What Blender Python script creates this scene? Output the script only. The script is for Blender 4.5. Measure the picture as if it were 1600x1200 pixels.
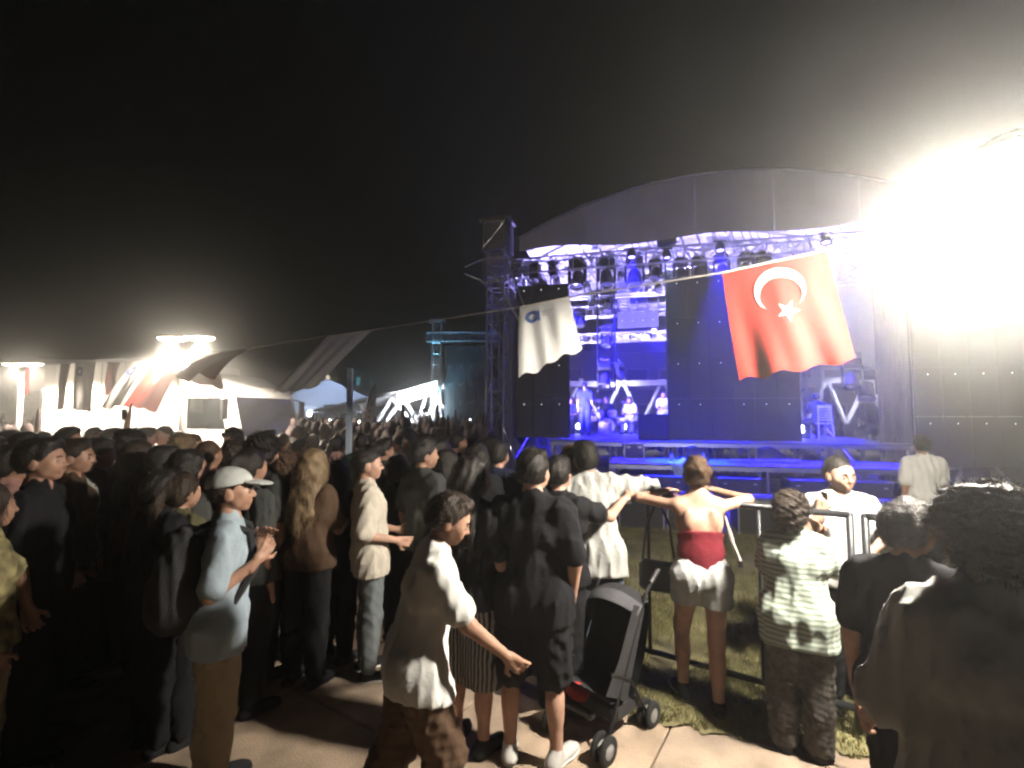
import bpy, math, random
import numpy as np
from mathutils import Vector, Matrix
R = math.radians
random.seed(7); rng = np.random.default_rng(7)
scene = bpy.context.scene
for o in list(bpy.data.objects): bpy.data.objects.remove(o)
col = scene.collection

# ------------------------------------------------------------------ camera
CAMZ = 1.93; F = 760.0; PITCH = math.atan(50.0 / F)
cd = bpy.data.cameras.new('camera'); cam = bpy.data.objects.new('camera', cd); col.objects.link(cam)
cd.sensor_width = 36.0; cd.lens = 36.0 * F / 1600.0; cd.clip_start = 0.05; cd.clip_end = 3000
cam.location = (0, 0, CAMZ); cam.rotation_euler = (R(90) + PITCH, 0, 0)
scene.camera = cam
# ------------------------------------------------------------------ night sky
w = bpy.data.worlds.new('World'); scene.world = w; w.use_nodes = True
bg = w.node_tree.nodes['Background']; bg.inputs[0].default_value = (0.55, 0.6, 0.72, 1); bg.inputs[1].default_value = 0.003
# ------------------------------------------------------------------ exposure
vs = scene.view_settings; vs.view_transform = 'Standard'; vs.look = 'None'; vs.gamma = 1; vs.exposure = 0.0; vs.use_curve_mapping = False
cy = scene.cycles
cy.max_bounces = 5; cy.diffuse_bounces = 3; cy.glossy_bounces = 2; cy.transmission_bounces = 3; cy.transparent_max_bounces = 8
cy.volume_bounces = 0; cy.use_denoising = True; cy.filter_width = 2.4
cy.use_light_tree = False; cy.adaptive_threshold = .02; cy.sample_clamp_indirect = 4.0; cy.caustics_reflective = False; cy.caustics_refractive = False

# ================================================================== helpers
CA, SA = math.cos(PITCH), math.sin(PITCH)
def ray(px, py):
    rx = (px - 800) / F; u = (600 - py) / F
    return Vector((rx, CA - SA * u, SA + CA * u))
def at(px, py, Y):
    d = ray(px, py); return Vector((0, 0, CAMZ)) + d * (Y / d.y)
def ground(px, py, z=0.0):
    d = ray(px, py); return Vector((0, 0, CAMZ)) + d * ((z - CAMZ) / d.z)
PHI = R(14.0); P0 = Vector((5.82, 12.6, 0))
SU = Vector((math.cos(PHI), -math.sin(PHI), 0)); SN = Vector((math.sin(PHI), math.cos(PHI), 0))
def SL(s, w_, z): return P0 + SU * s + SN * w_ + Vector((0, 0, z))
def st(px, py, w_=0.0):          # a pixel on the plane w_ behind the stage front -> (s, z)
    d = ray(px, py); o = Vector((0, 0, CAMZ))
    t = (w_ - (o - P0).dot(SN)) / d.dot(SN); p = o + d * t
    return (p - P0).dot(SU), p.z

# ------------------------------------------------------------------ materials
MC = {}
def mat(name, c, rough=0.6, metal=0.0, var=0.25, vscale=6.0, bump=0.0, bscale=60.0, emit=None, es=0.0, transl=0.0, spec=0.5, stretch=None):
    if name in MC: return MC[name]
    m = bpy.data.materials.new(name); m.use_nodes = True; nt = m.node_tree; N = nt.nodes; Lk = nt.links
    b = N['Principled BSDF']; b.inputs['Roughness'].default_value = rough; b.inputs['Metallic'].default_value = metal
    b.inputs['Specular IOR Level'].default_value = spec
    tc = N.new('ShaderNodeTexCoord'); mp = N.new('ShaderNodeMapping'); Lk.new(tc.outputs['Object'], mp.inputs[0])
    if stretch: mp.inputs['Scale'].default_value = stretch
    nz = N.new('ShaderNodeTexNoise'); nz.inputs['Scale'].default_value = vscale; nz.inputs['Detail'].default_value = 6
    Lk.new(mp.outputs[0], nz.inputs['Vector'])
    rp = N.new('ShaderNodeValToRGB'); e = rp.color_ramp.elements
    e[0].position = 0.3; e[1].position = 0.7
    e[0].color = tuple(max(0, x * (1 - var)) for x in c) + (1,); e[1].color = tuple(min(1, x * (1 + var)) for x in c) + (1,)
    Lk.new(nz.outputs[0], rp.inputs[0]); Lk.new(rp.outputs[0], b.inputs['Base Color'])
    if bump > 0:
        n2 = N.new('ShaderNodeTexNoise'); n2.inputs['Scale'].default_value = bscale; n2.inputs['Detail'].default_value = 4
        Lk.new(mp.outputs[0], n2.inputs['Vector'])
        bp = N.new('ShaderNodeBump'); bp.inputs['Strength'].default_value = bump; bp.inputs['Distance'].default_value = 0.02
        Lk.new(n2.outputs[0], bp.inputs['Height']); Lk.new(bp.outputs[0], b.inputs['Normal'])
    if emit:
        b.inputs['Emission Color'].default_value = tuple(emit) + (1,); b.inputs['Emission Strength'].default_value = es
    if transl > 0:
        tr = N.new('ShaderNodeBsdfTranslucent'); Lk.new(rp.outputs[0], tr.inputs[0])
        mx = N.new('ShaderNodeMixShader'); mx.inputs[0].default_value = transl
        out = N['Material Output']; Lk.new(b.outputs[0], mx.inputs[1]); Lk.new(tr.outputs[0], mx.inputs[2]); Lk.new(mx.outputs[0], out.inputs[0])
    if emit: m.cycles.emission_sampling = 'NONE'      # small lit faces; their light comes from the lamp beside them
    MC[name] = m; return m
def cloth(name, c, var=0.05): return mat('cloth_' + name, c, 0.92, 0, var, 9, 0.18, 34, spec=0.2)
def glow_pane(name, c, s):       # frosted lamp glass: gives off light and lets the bulb's light through
    m = bpy.data.materials.new(name); m.use_nodes = True; nt = m.node_tree; N = nt.nodes
    N.remove(N['Principled BSDF']); out = N['Material Output']; m.cycles.emission_sampling = 'NONE'
    em = N.new('ShaderNodeEmission'); em.inputs[0].default_value = tuple(c) + (1,); em.inputs[1].default_value = s
    tr = N.new('ShaderNodeBsdfTransparent'); tr.inputs[0].default_value = (.9, .9, .9, 1); ad = N.new('ShaderNodeAddShader')
    nt.links.new(em.outputs[0], ad.inputs[0]); nt.links.new(tr.outputs[0], ad.inputs[1]); nt.links.new(ad.outputs[0], out.inputs[0])
    return m
def stripes(name, c1, c2, scale, axis='Z'):
    m = mat(name, c1, 0.9, 0, 0.1); nt = m.node_tree; N = nt.nodes; b = N['Principled BSDF']
    tc = N.new('ShaderNodeTexCoord'); wv = N.new('ShaderNodeTexWave'); wv.bands_direction = axis; wv.inputs['Scale'].default_value = scale
    wv.inputs['Distortion'].default_value = 0.6; wv.inputs['Detail'].default_value = 1
    nt.links.new(tc.outputs['Object'], wv.inputs[0]); rp = N.new('ShaderNodeValToRGB'); e = rp.color_ramp.elements
    e[0].position = .42; e[1].position = .58; e[0].color = c1 + (1,); e[1].color = c2 + (1,)
    nt.links.new(wv.outputs[0], rp.inputs[0]); nt.links.new(rp.outputs[0], b.inputs['Base Color']); return m

M_ALU = mat('aluminium', (.62, .63, .66), .35, .85, .1)
M_BLK = mat('black_metal', (.02, .02, .022), .45, .3, .3)
M_BLKP = mat('black_plastic', (.018, .018, .02), .5, 0, .3, bump=.1)
M_WHITEP = mat('white_paint', (.78, .78, .76), .45, 0, .06)

# ------------------------------------------------------------------ objects
def link(o): col.objects.link(o); return o
def T(name, label, cat, loc=(0, 0, 0), rz=0.0, group=None, scale=1.0):
    o = bpy.data.objects.new(name, None); o.location = loc; o.rotation_euler = (0, 0, rz); o.scale = (scale,) * 3
    o.empty_display_size = .1; o['label'] = label; o['category'] = cat
    if group: o['group'] = group
    return link(o)
def tag(o, label, cat, group=None):
    o['label'] = label; o['category'] = cat
    if group: o['group'] = group
    return o
def P(name, me, m, parent=None, loc=None, rot=None, kind=None):
    o = bpy.data.objects.new(name, me); link(o)
    if parent: o.parent = parent
    if loc is not None: o.location = loc
    if rot is not None: o.rotation_euler = rot
    if kind: o['kind'] = kind
    if m is not None:
        if len(me.materials) == 0: me.materials.append(m)
        else:
            o.material_slots[0].link = 'OBJECT'; o.material_slots[0].material = m
    return o
def copy_tree(o, parent=None):
    c = o.copy(); link(c); c.parent = parent
    for ch in list(o.children): copy_tree(ch, c)
    return c
def raw_mesh(name, v, f, smooth=False):
    me = bpy.data.meshes.new(name); v = np.asarray(v, np.float32)
    me.vertices.add(len(v)); me.vertices.foreach_set('co', v.ravel())
    k = len(f[0]); f = np.asarray(f, np.int32)
    me.loops.add(f.size); me.loops.foreach_set('vertex_index', f.ravel())
    me.polygons.add(len(f)); me.polygons.foreach_set('loop_start', np.arange(0, f.size, k, dtype=np.int32))
    me.polygons.foreach_set('loop_total', np.full(len(f), k, np.int32))
    if smooth: me.polygons.foreach_set('use_smooth', np.ones(len(f), bool))
    me.update(calc_edges=True); me.validate(); return me
class MB:
    def __init__(s): s.v = []; s.f = []
    def add(s, v, f):
        n = len(s.v); s.v += [tuple(x) for x in v]; s.f += [tuple(i + n for i in q) for q in f]; return s
    def box(s, c, d, rot=None, bev=0.0):
        x, y, z = d[0] / 2, d[1] / 2, d[2] / 2
        if bev <= 0:
            v = [Vector((a * x, b * y, e * z)) for a in (-1, 1) for b in (-1, 1) for e in (-1, 1)]
            f = [(0, 1, 3, 2), (4, 6, 7, 5), (0, 4, 5, 1), (2, 3, 7, 6), (0, 2, 6, 4), (1, 5, 7, 3)]
        else:                      # chamfered box
            v = []; f = []; b_ = min(bev, x * .49, y * .49, z * .49)
            idx = {}
            for sx in (-1, 1):
                for sy in (-1, 1):
                    for sz in (-1, 1):
                        for k in range(3):
                            p = [sx * (x - b_), sy * (y - b_), sz * (z - b_)]; p[k] = (sx * x, sy * y, sz * z)[k]
                            idx[(sx, sy, sz, k)] = len(v); v.append(Vector(p))
            S = (-1, 1)
            for k in range(3):
                a, b2 = [(1, 2), (2, 0), (0, 1)][k]
                for sg in S:
                    def key(p, q):
                        t = [0, 0, 0]; t[k] = sg; t[a] = p; t[b2] = q; return idx[tuple(t) + (k,)]
                    q = (key(-1, -1), key(1, -1), key(1, 1), key(-1, 1)); f.append(q if sg > 0 else q[::-1])
            for k in range(3):
                a, b2 = [(1, 2), (2, 0), (0, 1)][k]
                for p in S:
                    for q in S:
                        def key(e, kk):
                            t = [0, 0, 0]; t[k] = e; t[a] = p; t[b2] = q; return idx[tuple(t) + (kk,)]
                        qd = (key(-1, a), key(1, a), key(1, b2), key(-1, b2)); f.append(qd if p * q > 0 else qd[::-1])
            for sx in S:
                for sy in S:
                    for sz in S:
                        t = tuple(idx[(sx, sy, sz, k)] for k in range(3)); f.append(t if sx * sy * sz > 0 else t[::-1])
        if rot: v = [rot @ p for p in v]
        c = Vector(c); return s.add([p + c for p in v], f)
    def cyl(s, a, b, r1, r2=None, n=10, cap=True):
        a = Vector(a); b = Vector(b); r2 = r1 if r2 is None else r2
        d = (b - a); q = d.to_track_quat('Z', 'Y'); v = []; f = []
        for p, r in ((a, r1), (b, r2)):
            for i in range(n):
                t = 2 * math.pi * i / n; v.append(p + q @ Vector((r * math.cos(t), r * math.sin(t), 0)))
        for i in range(n): f.append((i, (i + 1) % n, n + (i + 1) % n, n + i))
        if cap: f.append(tuple(range(n))[::-1]); f.append(tuple(range(n, 2 * n)))
        return s.add(v, f)
    def tube(s, pts, r, n=8):
        for i in range(len(pts) - 1): s.cyl(pts[i], pts[i + 1], r, r, n)
        for p in pts[1:-1]: s.ball(p, (r, r, r), 6, n)
        return s
    def ball(s, c, rad, nu=8, nv=12, rot=None):
        v = []; f = []; c = Vector(c)
        for i in range(nu + 1):
            t = math.pi * i / nu
            for j in range(nv):
                p = 2 * math.pi * j / nv
                q = Vector((rad[0] * math.sin(t) * math.cos(p), rad[1] * math.sin(t) * math.sin(p), rad[2] * math.cos(t)))
                v.append(c + (rot @ q if rot else q))
        for i in range(nu):
            for j in range(nv): f.append((i * nv + j, (i + 1) * nv + j, (i + 1) * nv + (j + 1) % nv, i * nv + (j + 1) % nv))
        return s.add(v, f)
    def lathe(s, prof, n=24, axis=None, c=(0, 0, 0)):   # (r, h) profile round axis
        q = (Vector(axis) if axis is not None else Vector((0, 0, 1))).to_track_quat('Z', 'Y'); c = Vector(c); v = []; f = []
        for r, h in prof:
            for j in range(n):
                t = 2 * math.pi * j / n; v.append(c + q @ Vector((r * math.cos(t), r * math.sin(t), h)))
        for i in range(len(prof) - 1):
            for j in range(n): f.append((i * n + j, i * n + (j + 1) % n, (i + 1) * n + (j + 1) % n, (i + 1) * n + j))
        return s.add(v, f)
    def mesh(s, name, smooth=False):
        me = bpy.data.meshes.new(name); me.from_pydata([tuple(p) for p in s.v], [], s.f)
        if smooth: me.polygons.foreach_set('use_smooth', np.ones(len(me.polygons), bool))
        me.update(); return me
    def build(s, name, m, parent=None, smooth=False, loc=None, kind=None):
        return P(name, s.mesh(name, smooth), m, parent, loc, kind=kind)
UP = Vector((0, 0, 1))
def truss(parent, a, b, w_, m, r=.022, bay=None, up=None, cname='chord'):
    a = Vector(a); b = Vector(b); d = (b - a); L = d.length; d.normalize()
    u = Vector((0, 1, 0)) if abs(d.z) > .9 else UP
    e1 = d.cross(u).normalized(); e2 = e1.cross(d).normalized(); h = w_ / 2
    cs = [e1 * h + e2 * h, e1 * -h + e2 * h, e1 * -h + e2 * -h, e1 * h + e2 * -h]
    for c in cs: MB().cyl(a + c, b + c, r, n=6).build(cname, m, parent)
    n = max(2, round(L / (bay or w_ * 1.1))); mb = MB()
    for i in range(n):
        p0 = a + d * (L * i / n); p1 = a + d * (L * (i + 1) / n)
        for k in range(4):
            c0, c1 = cs[k], cs[(k + 1) % 4]
            if i % 2: c0, c1 = c1, c0
            mb.cyl(p0 + c0, p1 + c1, r * .6, n=5)
            mb.cyl(p0 + cs[k], p0 + cs[(k + 1) % 4], r * .6, n=5)
    for k in range(4): mb.cyl(b + cs[k], b + cs[(k + 1) % 4], r * .6, n=5)
    mb.build('bracing', m, parent)
def spot(name, loc, target, power, c, ang=60, blend=.5, rad=.1, parent=None):
    l = bpy.data.lights.new(name, 'SPOT'); l.energy = power; l.color = c; l.spot_size = R(ang); l.spot_blend = blend; l.shadow_soft_size = rad
    o = link(bpy.data.objects.new(name, l)); o.location = loc
    o.rotation_euler = (Vector(target) - Vector(loc)).to_track_quat('-Z', 'Y').to_euler(); return o
def point(name, loc, power, c, rad=.1):
    l = bpy.data.lights.new(name, 'POINT'); l.energy = power; l.color = c; l.shadow_soft_size = rad
    o = link(bpy.data.objects.new(name, l)); o.location = loc; return o

# ================================================================== setting
def structure(o): o['kind'] = 'structure'; return o
m_ground = mat('ground_asphalt', (.075, .07, .062), .95, 0, .35, .7, .4, 30)
g = MB().add([(-900, -60, -.03), (900, -60, -.03), (900, 1500, -.03), (-900, 1500, -.03)], [(0, 1, 2, 3)]).build('ground', m_ground); structure(g)
# path of large pale concrete slabs, each its own piece
m_path = mat('path_bed', (.12, .10, .08), .95, 0, .3, 5, .4, 40)
path = MB().add([(-8, -.6, -.018), (6, -.6, -.018), (6, 9.5, -.018), (-8, 9.5, -.018)], [(0, 1, 2, 3)]).build('path', m_path); structure(path)
slab_mats = [mat('slab_%d' % i, c, .85, 0, .38, 3.1, .4, 70) for i, c in enumerate([(.40, .30, .215), (.37, .28, .205), (.43, .325, .235), (.385, .30, .225)])]
SB = 1.18
slab_me = []
for k, m_ in enumerate(slab_mats):
    me = MB().box((0, 0, -.012), (SB - .012, SB - .012, .05), bev=.008).mesh('slab'); me.materials.append(m_); slab_me.append(me)
qa = R(-33)
for i in range(-9, 9):
    for j in range(-4, 9):
        x = .25 + (i * math.cos(qa) - j * math.sin(qa)) * SB; y = 3.1 + (i * math.sin(qa) + j * math.cos(qa)) * SB
        if -7 < x < 5.2 and -.2 < y < 9 and not (x > 1.6 and y > 4.6):
            P('slab', random.choice(slab_me), None, path, (x, y, random.uniform(-.003, .003)), (R(random.uniform(-.25, .25)), R(random.uniform(-.25, .25)), qa))
# lawn: turf sheet with an uneven edge, a little higher than the slabs
EDGE = [(6.5, 1.2), (4.2, 1.95), (2.9, 2.5), (1.9, 2.93), (1.2, 3.12), (.72, 3.3), (.38, 3.7), (.2, 4.5), (.05, 6.5), (-.2, 9.5), (-.5, 30)]
def inside_lawn(x, y):
    for (x0, y0), (x1, y1) in zip(EDGE[:-1], EDGE[1:]):
        if min(x0, x1) <= x <= max(x0, x1):
            t = (x - x0) / (x1 - x0 + 1e-9)
            if y < y0 + (y1 - y0) * t: return False
    if x < EDGE[-1][0]: return False
    return not (x > 6.5 and y < 1.2)
m_lawn = mat('lawn', (.20, .18, .085), .95, 0, .5, 3.2, .6, 45)
c_ = .07; vid = {}; lv = []; lf = []
nx, ny = int(7.2 / c_), int(9.4 / c_)
def lvert(i, j):
    if (i, j) not in vid:
        x = -.6 + i * c_; y = 1.1 + j * c_
        z = .022 + .012 * math.sin(x * 5.1 + y * 2.3) * math.sin(y * 4.7 - x) + random.uniform(0, .014)
        vid[(i, j)] = len(lv); lv.append((x + random.uniform(-.02, .02), y + random.uniform(-.02, .02), z))
    return vid[(i, j)]
def ednoise(x, y): return .05 * math.sin(x * 9 + y * 4) + .03 * math.sin(x * 23 - y * 17)
for i in range(nx):
    for j in range(ny):
        x = -.6 + (i + .5) * c_; y = 1.1 + (j + .5) * c_
        if inside_lawn(x + ednoise(x, y), y + ednoise(y, x)): lf.append((lvert(i, j), lvert(i + 1, j), lvert(i + 1, j + 1), lvert(i, j + 1)))
lawn = P('lawn', raw_mesh('lawn', lv, lf, True), m_lawn); structure(lawn)
far_lawn = MB().add([(-.6, 10.45, .012), (6.6, 10.45, .012), (6.6, 1.15, .012), (26, 1.15, .012), (26, 34, .012), (-1.5, 34, .012)], [(0, 1, 5), (1, 4, 5), (1, 2, 4), (2, 3, 4)]).build('lawn', m_lawn); structure(far_lawn)
# grass blades
bv = []; bf = []
def blades(n, xr, yr, s):
    k = 0
    while k < n:
        x = random.uniform(*xr); y = random.uniform(*yr)
        if not inside_lawn(x + ednoise(x, y), y + ednoise(y, x)): continue
        if math.sin(x * 3.1 + 1) * math.sin(y * 2.7) + .6 * math.sin(x * 7 - y * 5) > random.uniform(.2, 1.4): k += 1; continue
        a = random.uniform(0, 6.28); h = random.uniform(.025, .065) * s; wd = random.uniform(.003, .006) * s; l = random.uniform(-.03, .03); l2 = random.uniform(-.03, .03)
        dx, dy = math.cos(a) * wd, math.sin(a) * wd; n0 = len(bv)
        bv.extend([(x - dx, y - dy, .015), (x + dx, y + dy, .015), (x + l, y + l2, .02 + h)]); bf.append((n0, n0 + 1, n0 + 2)); k += 1
blades(60000, (.2, 3.6), (2.3, 5.2), 1.0); blades(24000, (0, 5.5), (5.2, 10), 1.5)
gm = mat('grass_blades', (.22, .205, .085), .8, 0, .5, 8, transl=.2)
grass = P('grass', raw_mesh('grass', bv, bf), gm, kind='stuff'); grass['label'] = 'short patchy trodden grass of the lawn behind the path'; grass['category'] = 'grass'
# ================================================================== stage
DECK = 1.27; FRONT = .84
def ST(name, label, cat, s, w_, z, group=None, rz=0.0, scale=1.0): return T(name, label, cat, SL(s, w_, z), -PHI + rz, group, scale)
s_l = st(792, 600)[0]; s_r = st(1415, 600)[0]; s_c = (s_l + s_r) / 2; SW = s_r - s_l
# --- roof: barrel of white membrane on arched ribs with a flat front fascia
rs0 = st(812, 380, -.7)[0]; rs1 = st(1490, 380, -.7)[0]; r_c = (rs0 + rs1) / 2
roof = ST('stage_roof', 'arched pale canvas roof with front fascia over the whole stage', 'stage roof', r_c, 0, 0)
m_canvas = mat('roof_canvas', (.36, .36, .36), .8, 0, .12, 1.2, .15, 14, transl=.06)
m_lining = mat('roof_lining', (.78, .78, .8), .8, 0, .05, 1.2, .1, 14)
HW = (rs1 - rs0) / 2; Z0 = 6.55; ZB = 6.5; ZE = 6.85; ZC = 8.1; WF = -.7; WB = 7.4
def arch(x): return ZE + (ZC - ZE) * (1 - (abs(x) / HW) ** 2.0)
n = 44; v = []; f = []
for i in range(n + 1):
    x = -HW + 2 * HW * i / n
    for j in range(15):
        y = WF + (WB - WF) * j / 14; sag = -.05 * abs(math.sin(math.pi * i / 11)) - .03 * math.sin(math.pi * j / 3.5) ** 2
        v.append((x, y, arch(x) + sag + .02))
for i in range(n):
    for j in range(14): f.append((i * 15 + j, i * 15 + j + 1, (i + 1) * 15 + j + 1, (i + 1) * 15 + j))
o = P('membrane', raw_mesh('membrane', v, f, True), m_canvas, roof)
v = [(p[0], p[1] if k % 15 else p[1] + .02, p[2] - .03) for k, p in enumerate(v)]
P('lining', raw_mesh('lining', v, f, True), m_lining, roof)
fas = 11
for k in range(fas):                                   # fascia panels, sewn side by side
    x0 = -HW + 2 * HW * k / fas; x1 = -HW + 2 * HW * (k + 1) / fas; vv = []; ff = []; ns = 6
    for i in range(ns + 1):
        x = x0 + (x1 - x0) * i / ns; bow = .035 * math.sin(math.pi * i / ns)
        for j in range(5):
            zt = arch(x) + .03; z = ZB + .06 * math.sin(math.pi * (x + HW) / (2 * HW) * 5) * (j == 0) + (zt - ZB) * j / 4
            vv.append((x, WF - .02 - bow * math.sin(math.pi * (j + .3) / 4.6) - (.015 if k % 2 else 0), z))
    for i in range(ns):
        for j in range(4): ff.append((i * 5 + j, (i + 1) * 5 + j, (i + 1) * 5 + j + 1, i * 5 + j + 1))
    P('fascia_panel', raw_mesh('fascia', vv, ff, True), m_canvas, roof)
mb = MB()
for i in range(n):
    x0 = -HW + 2 * HW * i / n; x1 = -HW + 2 * HW * (i + 1) / n; mb.cyl((x0, WF - .05, arch(x0) + .03), (x1, WF - .05, arch(x1) + .03), .03, n=8)
mb.build('front_arch', mat('arch_tube', (.2, .2, .2), .8, .0), roof)
for y in (1.0, 3.0, 5.0, 7.0):
    mb = MB()
    for i in range(0, n, 2):
        x0 = -HW + 2 * HW * i / n; x1 = -HW + 2 * HW * (i + 2) / n
        mb.cyl((x0, y, arch(x0) - .12), (x1, y, arch(x1) - .12), .035, n=6); mb.cyl((x0, y, arch(x0) - .12), (x1, y, Z0), .018, n=5)
    mb.build('rib', M_ALU, roof)
# --- main truss grid
grid = ST('truss_grid', 'aluminium box truss grid hanging under the stage roof', 'truss', s_c, 0, 0)
HW = SW / 2 + .1
for y in (.15, 3.4, 6.9): truss(grid, (-HW - .45, y, Z0 - .25), (HW + .45, y, Z0 - .25), .42, M_ALU, .028, .5)
for x in (-HW, -HW / 3, HW / 3, HW): truss(grid, (x, .4, Z0 - .2), (x, 6.7, Z0 - .2), .38, M_ALU, .024, .55)
# --- towers
def tower(s, w_, top, label, wd=.52, head=True):
    t = ST('truss_tower', label, 'truss tower', s, w_, 0, 'truss towers carrying the stage roof')
    truss(t, (0, 0, .12), (0, 0, top), wd, M_ALU, .03, .5)
    MB().box((0, 0, .06), (1.1, 1.1, .12), bev=.02).build('base_plate', M_ALU, t)
    for a in (0, 90, 180, 270):
        q = Matrix.Rotation(R(a + 45), 3, 'Z'); MB().cyl(q @ Vector((.35, 0, 1.6)), q @ Vector((1.5, 0, .05)), .03, n=6).build('outrigger', M_ALU, t)
    if head:
        MB().box((0, 0, top - .45), (.8, .75, .95), bev=.02).build('hoist_box', mat('hoist', (.22, .22, .22), .7, .2, .3), t)
        mb = MB()
        for q in (-.33, .33):
            mb.cyl((q, -.4, top - .9), (q, -.4, top), .025, n=6); mb.cyl((-.33, -.41, top - .85 if q < 0 else top - .1), (.33, -.41, top - .1 if q < 0 else top - .1), .02, n=6)
        mb.build('head_frame', M_ALU, t)
        MB().box((0, 0, top + .04), (.95, .8, .08)).build('top_plate', M_ALU, t)
    return t
tower(st(775, 600)[0], .15, 7.72, 'tall aluminium truss tower with hoist box at the open corner of the stage roof')
tower(s_r + 1.1, .9, 7.35, 'aluminium truss tower lost in the lantern glare beside the side screen')
tower(s_l - .2, 6.9, 6.6, 'rear aluminium truss tower behind the narrow black screen', head=False)
tower(s_r + .2, 6.9, 6.6, 'rear aluminium truss tower behind the seated musician', head=False)
# sleeve block with diagonal arms where roof truss meets the front tower
sl = ST('truss_corner_block', 'aluminium sleeve block with jutting struts round the main truss tower', 'truss', st(775, 600)[0], .15, 6.2)
mb = MB()
for sx in (-1, 1):
    for z in (-.35, .35): mb.cyl((sx * .36, -.4, z), (sx * .36, .4, z), .03, n=6); mb.cyl((-.36, sx * .36, z), (.36, sx * .36, z), .03, n=6)
    for sy in (-1, 1): mb.cyl((sx * .36, sy * .36, -.35), (sx * .36, sy * .36, .35), .03, n=6)
mb.build('frame', M_ALU, sl)
for z in (-.3, .35): MB().cyl((-.36, -.36, z), (-.85, -.5, .0 + z * .3), .028, n=6).build('strut', M_ALU, sl)
MB().cyl((.35, -.36, .3), (1.0, -.4, -1.4), .03, n=6).build('strut', M_ALU, sl)
MB().cyl((-.2, -.38, .2), (.95, -.42, -1.9), .03, n=6).build('strut', M_ALU, sl)
# --- side curtains
def curtain(px0, px1, label, colr):
    a = st(px0, 600, .3)[0]; b = st(px1, 600, .3)[0]; z0, z1 = .15, 5.4
    t = ST('side_curtain', label, 'curtain', a, .35, 0); nn = 60; vv = []; ff = []
    for i in range(nn + 1):
        x = (b - a) * i / nn
        for j in range(13):
            z = z0 + (z1 - z0) * j / 12; vv.append((x, .04 * math.sin(i * .9) + .02 * math.sin(i * .37 + j * .3), z))
    for i in range(nn):
        for j in range(12): ff.append((i * 13 + j, (i + 1) * 13 + j, (i + 1) * 13 + j + 1, i * 13 + j + 1))
    P('drape', raw_mesh('drape', vv, ff, True), colr, t); MB().cyl((-.05, 0, z1 + .02), (b - a + .05, 0, z1 + .02), .03).build('rail', M_ALU, t)
m_cur = mat('curtain_grey', (.24, .24, .3), .9, 0, .1, 3, transl=.12)
curtain(777, 806, 'plain grey curtain beside the narrow black screen', m_cur)
curtain(1372, 1428, 'plain grey curtain between the seated musician and the side screen', m_cur)
# --- LED screens of separate cabinets
m_cab = mat('led_face', (.016, .017, .02), .55, 0, .35, 3, .25, 260)
m_cab2 = mat('led_face_dark', (.012, .014, .02), .95, 0, .3, 3, 0, 260, spec=.03)
m_dot = mat('status_led', (.8, .8, .8), .5, emit=(.85, .95, 1), es=3.5)
def screen(label, s0, s1, z0, z1, nc, nr, w_=0.0, loc=None, rz=None, mm=None):
    t = ST('led_screen', label, 'screen', s0, w_, z0) if loc is None else T('led_screen', label, 'screen', loc, rz)
    cw = (s1 - s0) / nc; ch = (z1 - z0) / nr; me = MB().box((0, 0, 0), (cw - .006, .09, ch - .006), bev=.006).mesh('cabinet'); me.materials.append(mm or m_cab)
    dots = MB()
    for i in range(nc):
        for j in range(nr):
            P('cabinet', me, None, t, (cw * (i + .5), random.uniform(-.003, .003), ch * (j + .5)))
            if random.random() < .93: dots.ball((cw * (i + .5), -.05, ch * (j + .86)), (.011, .006, .014), 4, 6)
    dots.build('status_lights', m_dot, t, kind='stuff')
    mb = MB()
    for i in range(nc + 1): mb.cyl((cw * i, .12, 0), (cw * i, .12, z1 - z0 + .5), .02, n=6)
    mb.build('rigging_frame', M_BLK, t); return t
a = st(1046, 690); b = st(1253, 692); tp = st(1046, 436)[1]
screen('wide black screen wall behind the big red flag', a[0], b[0], DECK + .03, tp, 6, 4)
a = st(806, 680); b = st(889, 682); tp = st(808, 448)[1]
screen('narrow black screen wall behind the white emblem flag', a[0], b[0], DECK + .05, tp, 3, 4)
a = st(1434, 720)[0]
screen('dark side screen beyond the lantern at the stage edge', a, a + 3.3, .75, 4.25, 6, 3, mm=m_cab2)
# --- decks: modules with legs
m_deck = mat('deck_ply', (.2, .2, .22), .45, 0, .25, 2.5, .2, 40)
def deck(s, w_, wd, dp, z, label, group):
    t = ST('stage_deck', label, 'stage deck', s, w_, 0, group)
    MB().box((0, 0, z - .02), (wd - .012, dp - .012, .04)).build('deck_board', m_deck, t)
    mb = MB(); y0, y1 = -dp / 2 + .02, dp / 2 - .02; x0, x1 = -wd / 2 + .02, wd / 2 - .02
    for y in (y0, y1): mb.box(((x0 + x1) / 2, y, z - .09), (wd - .02, .04, .09))
    for x in (x0, x1): mb.box((x, 0, z - .09), (.04, dp - .1, .09))
    mb.build('edge_frame', M_ALU, t)
    for x in (x0 + .06, x1 - .06):
        for y in (y0 + .05, y1 - .05): MB().cyl((x, y, 0), (x, y, z - .13), .03, n=8).build('leg', M_ALU, t)
    mb = MB(); mb.cyl((x0 + .06, y0 + .05, z * .3), (x1 - .06, y0 + .05, z * .3), .018, n=6); mb.build('brace', M_ALU, t)
us0 = st(862, 690)[0]; us1 = s_r - .1; nu_ = 5; uw = (us1 - us0) / nu_
names = ['under the narrow screen', 'beside the narrow screen', 'in front of the covered box', 'under the wide screen', 'under the seated musician']
for i in range(nu_):
    for r_, w_ in enumerate((.9, 3.3, 5.7)):
        deck(us0 + uw * (i + .5), w_ - .1, uw, 2.4, DECK, 'black topped stage deck module %s, %s row' % (names[i], ('front', 'middle', 'back')[r_]), 'upper stage deck modules')
fs0 = st(955, 715, -1.2)[0]; fs1 = s_r - .3; fw = (fs1 - fs0) / 4
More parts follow.
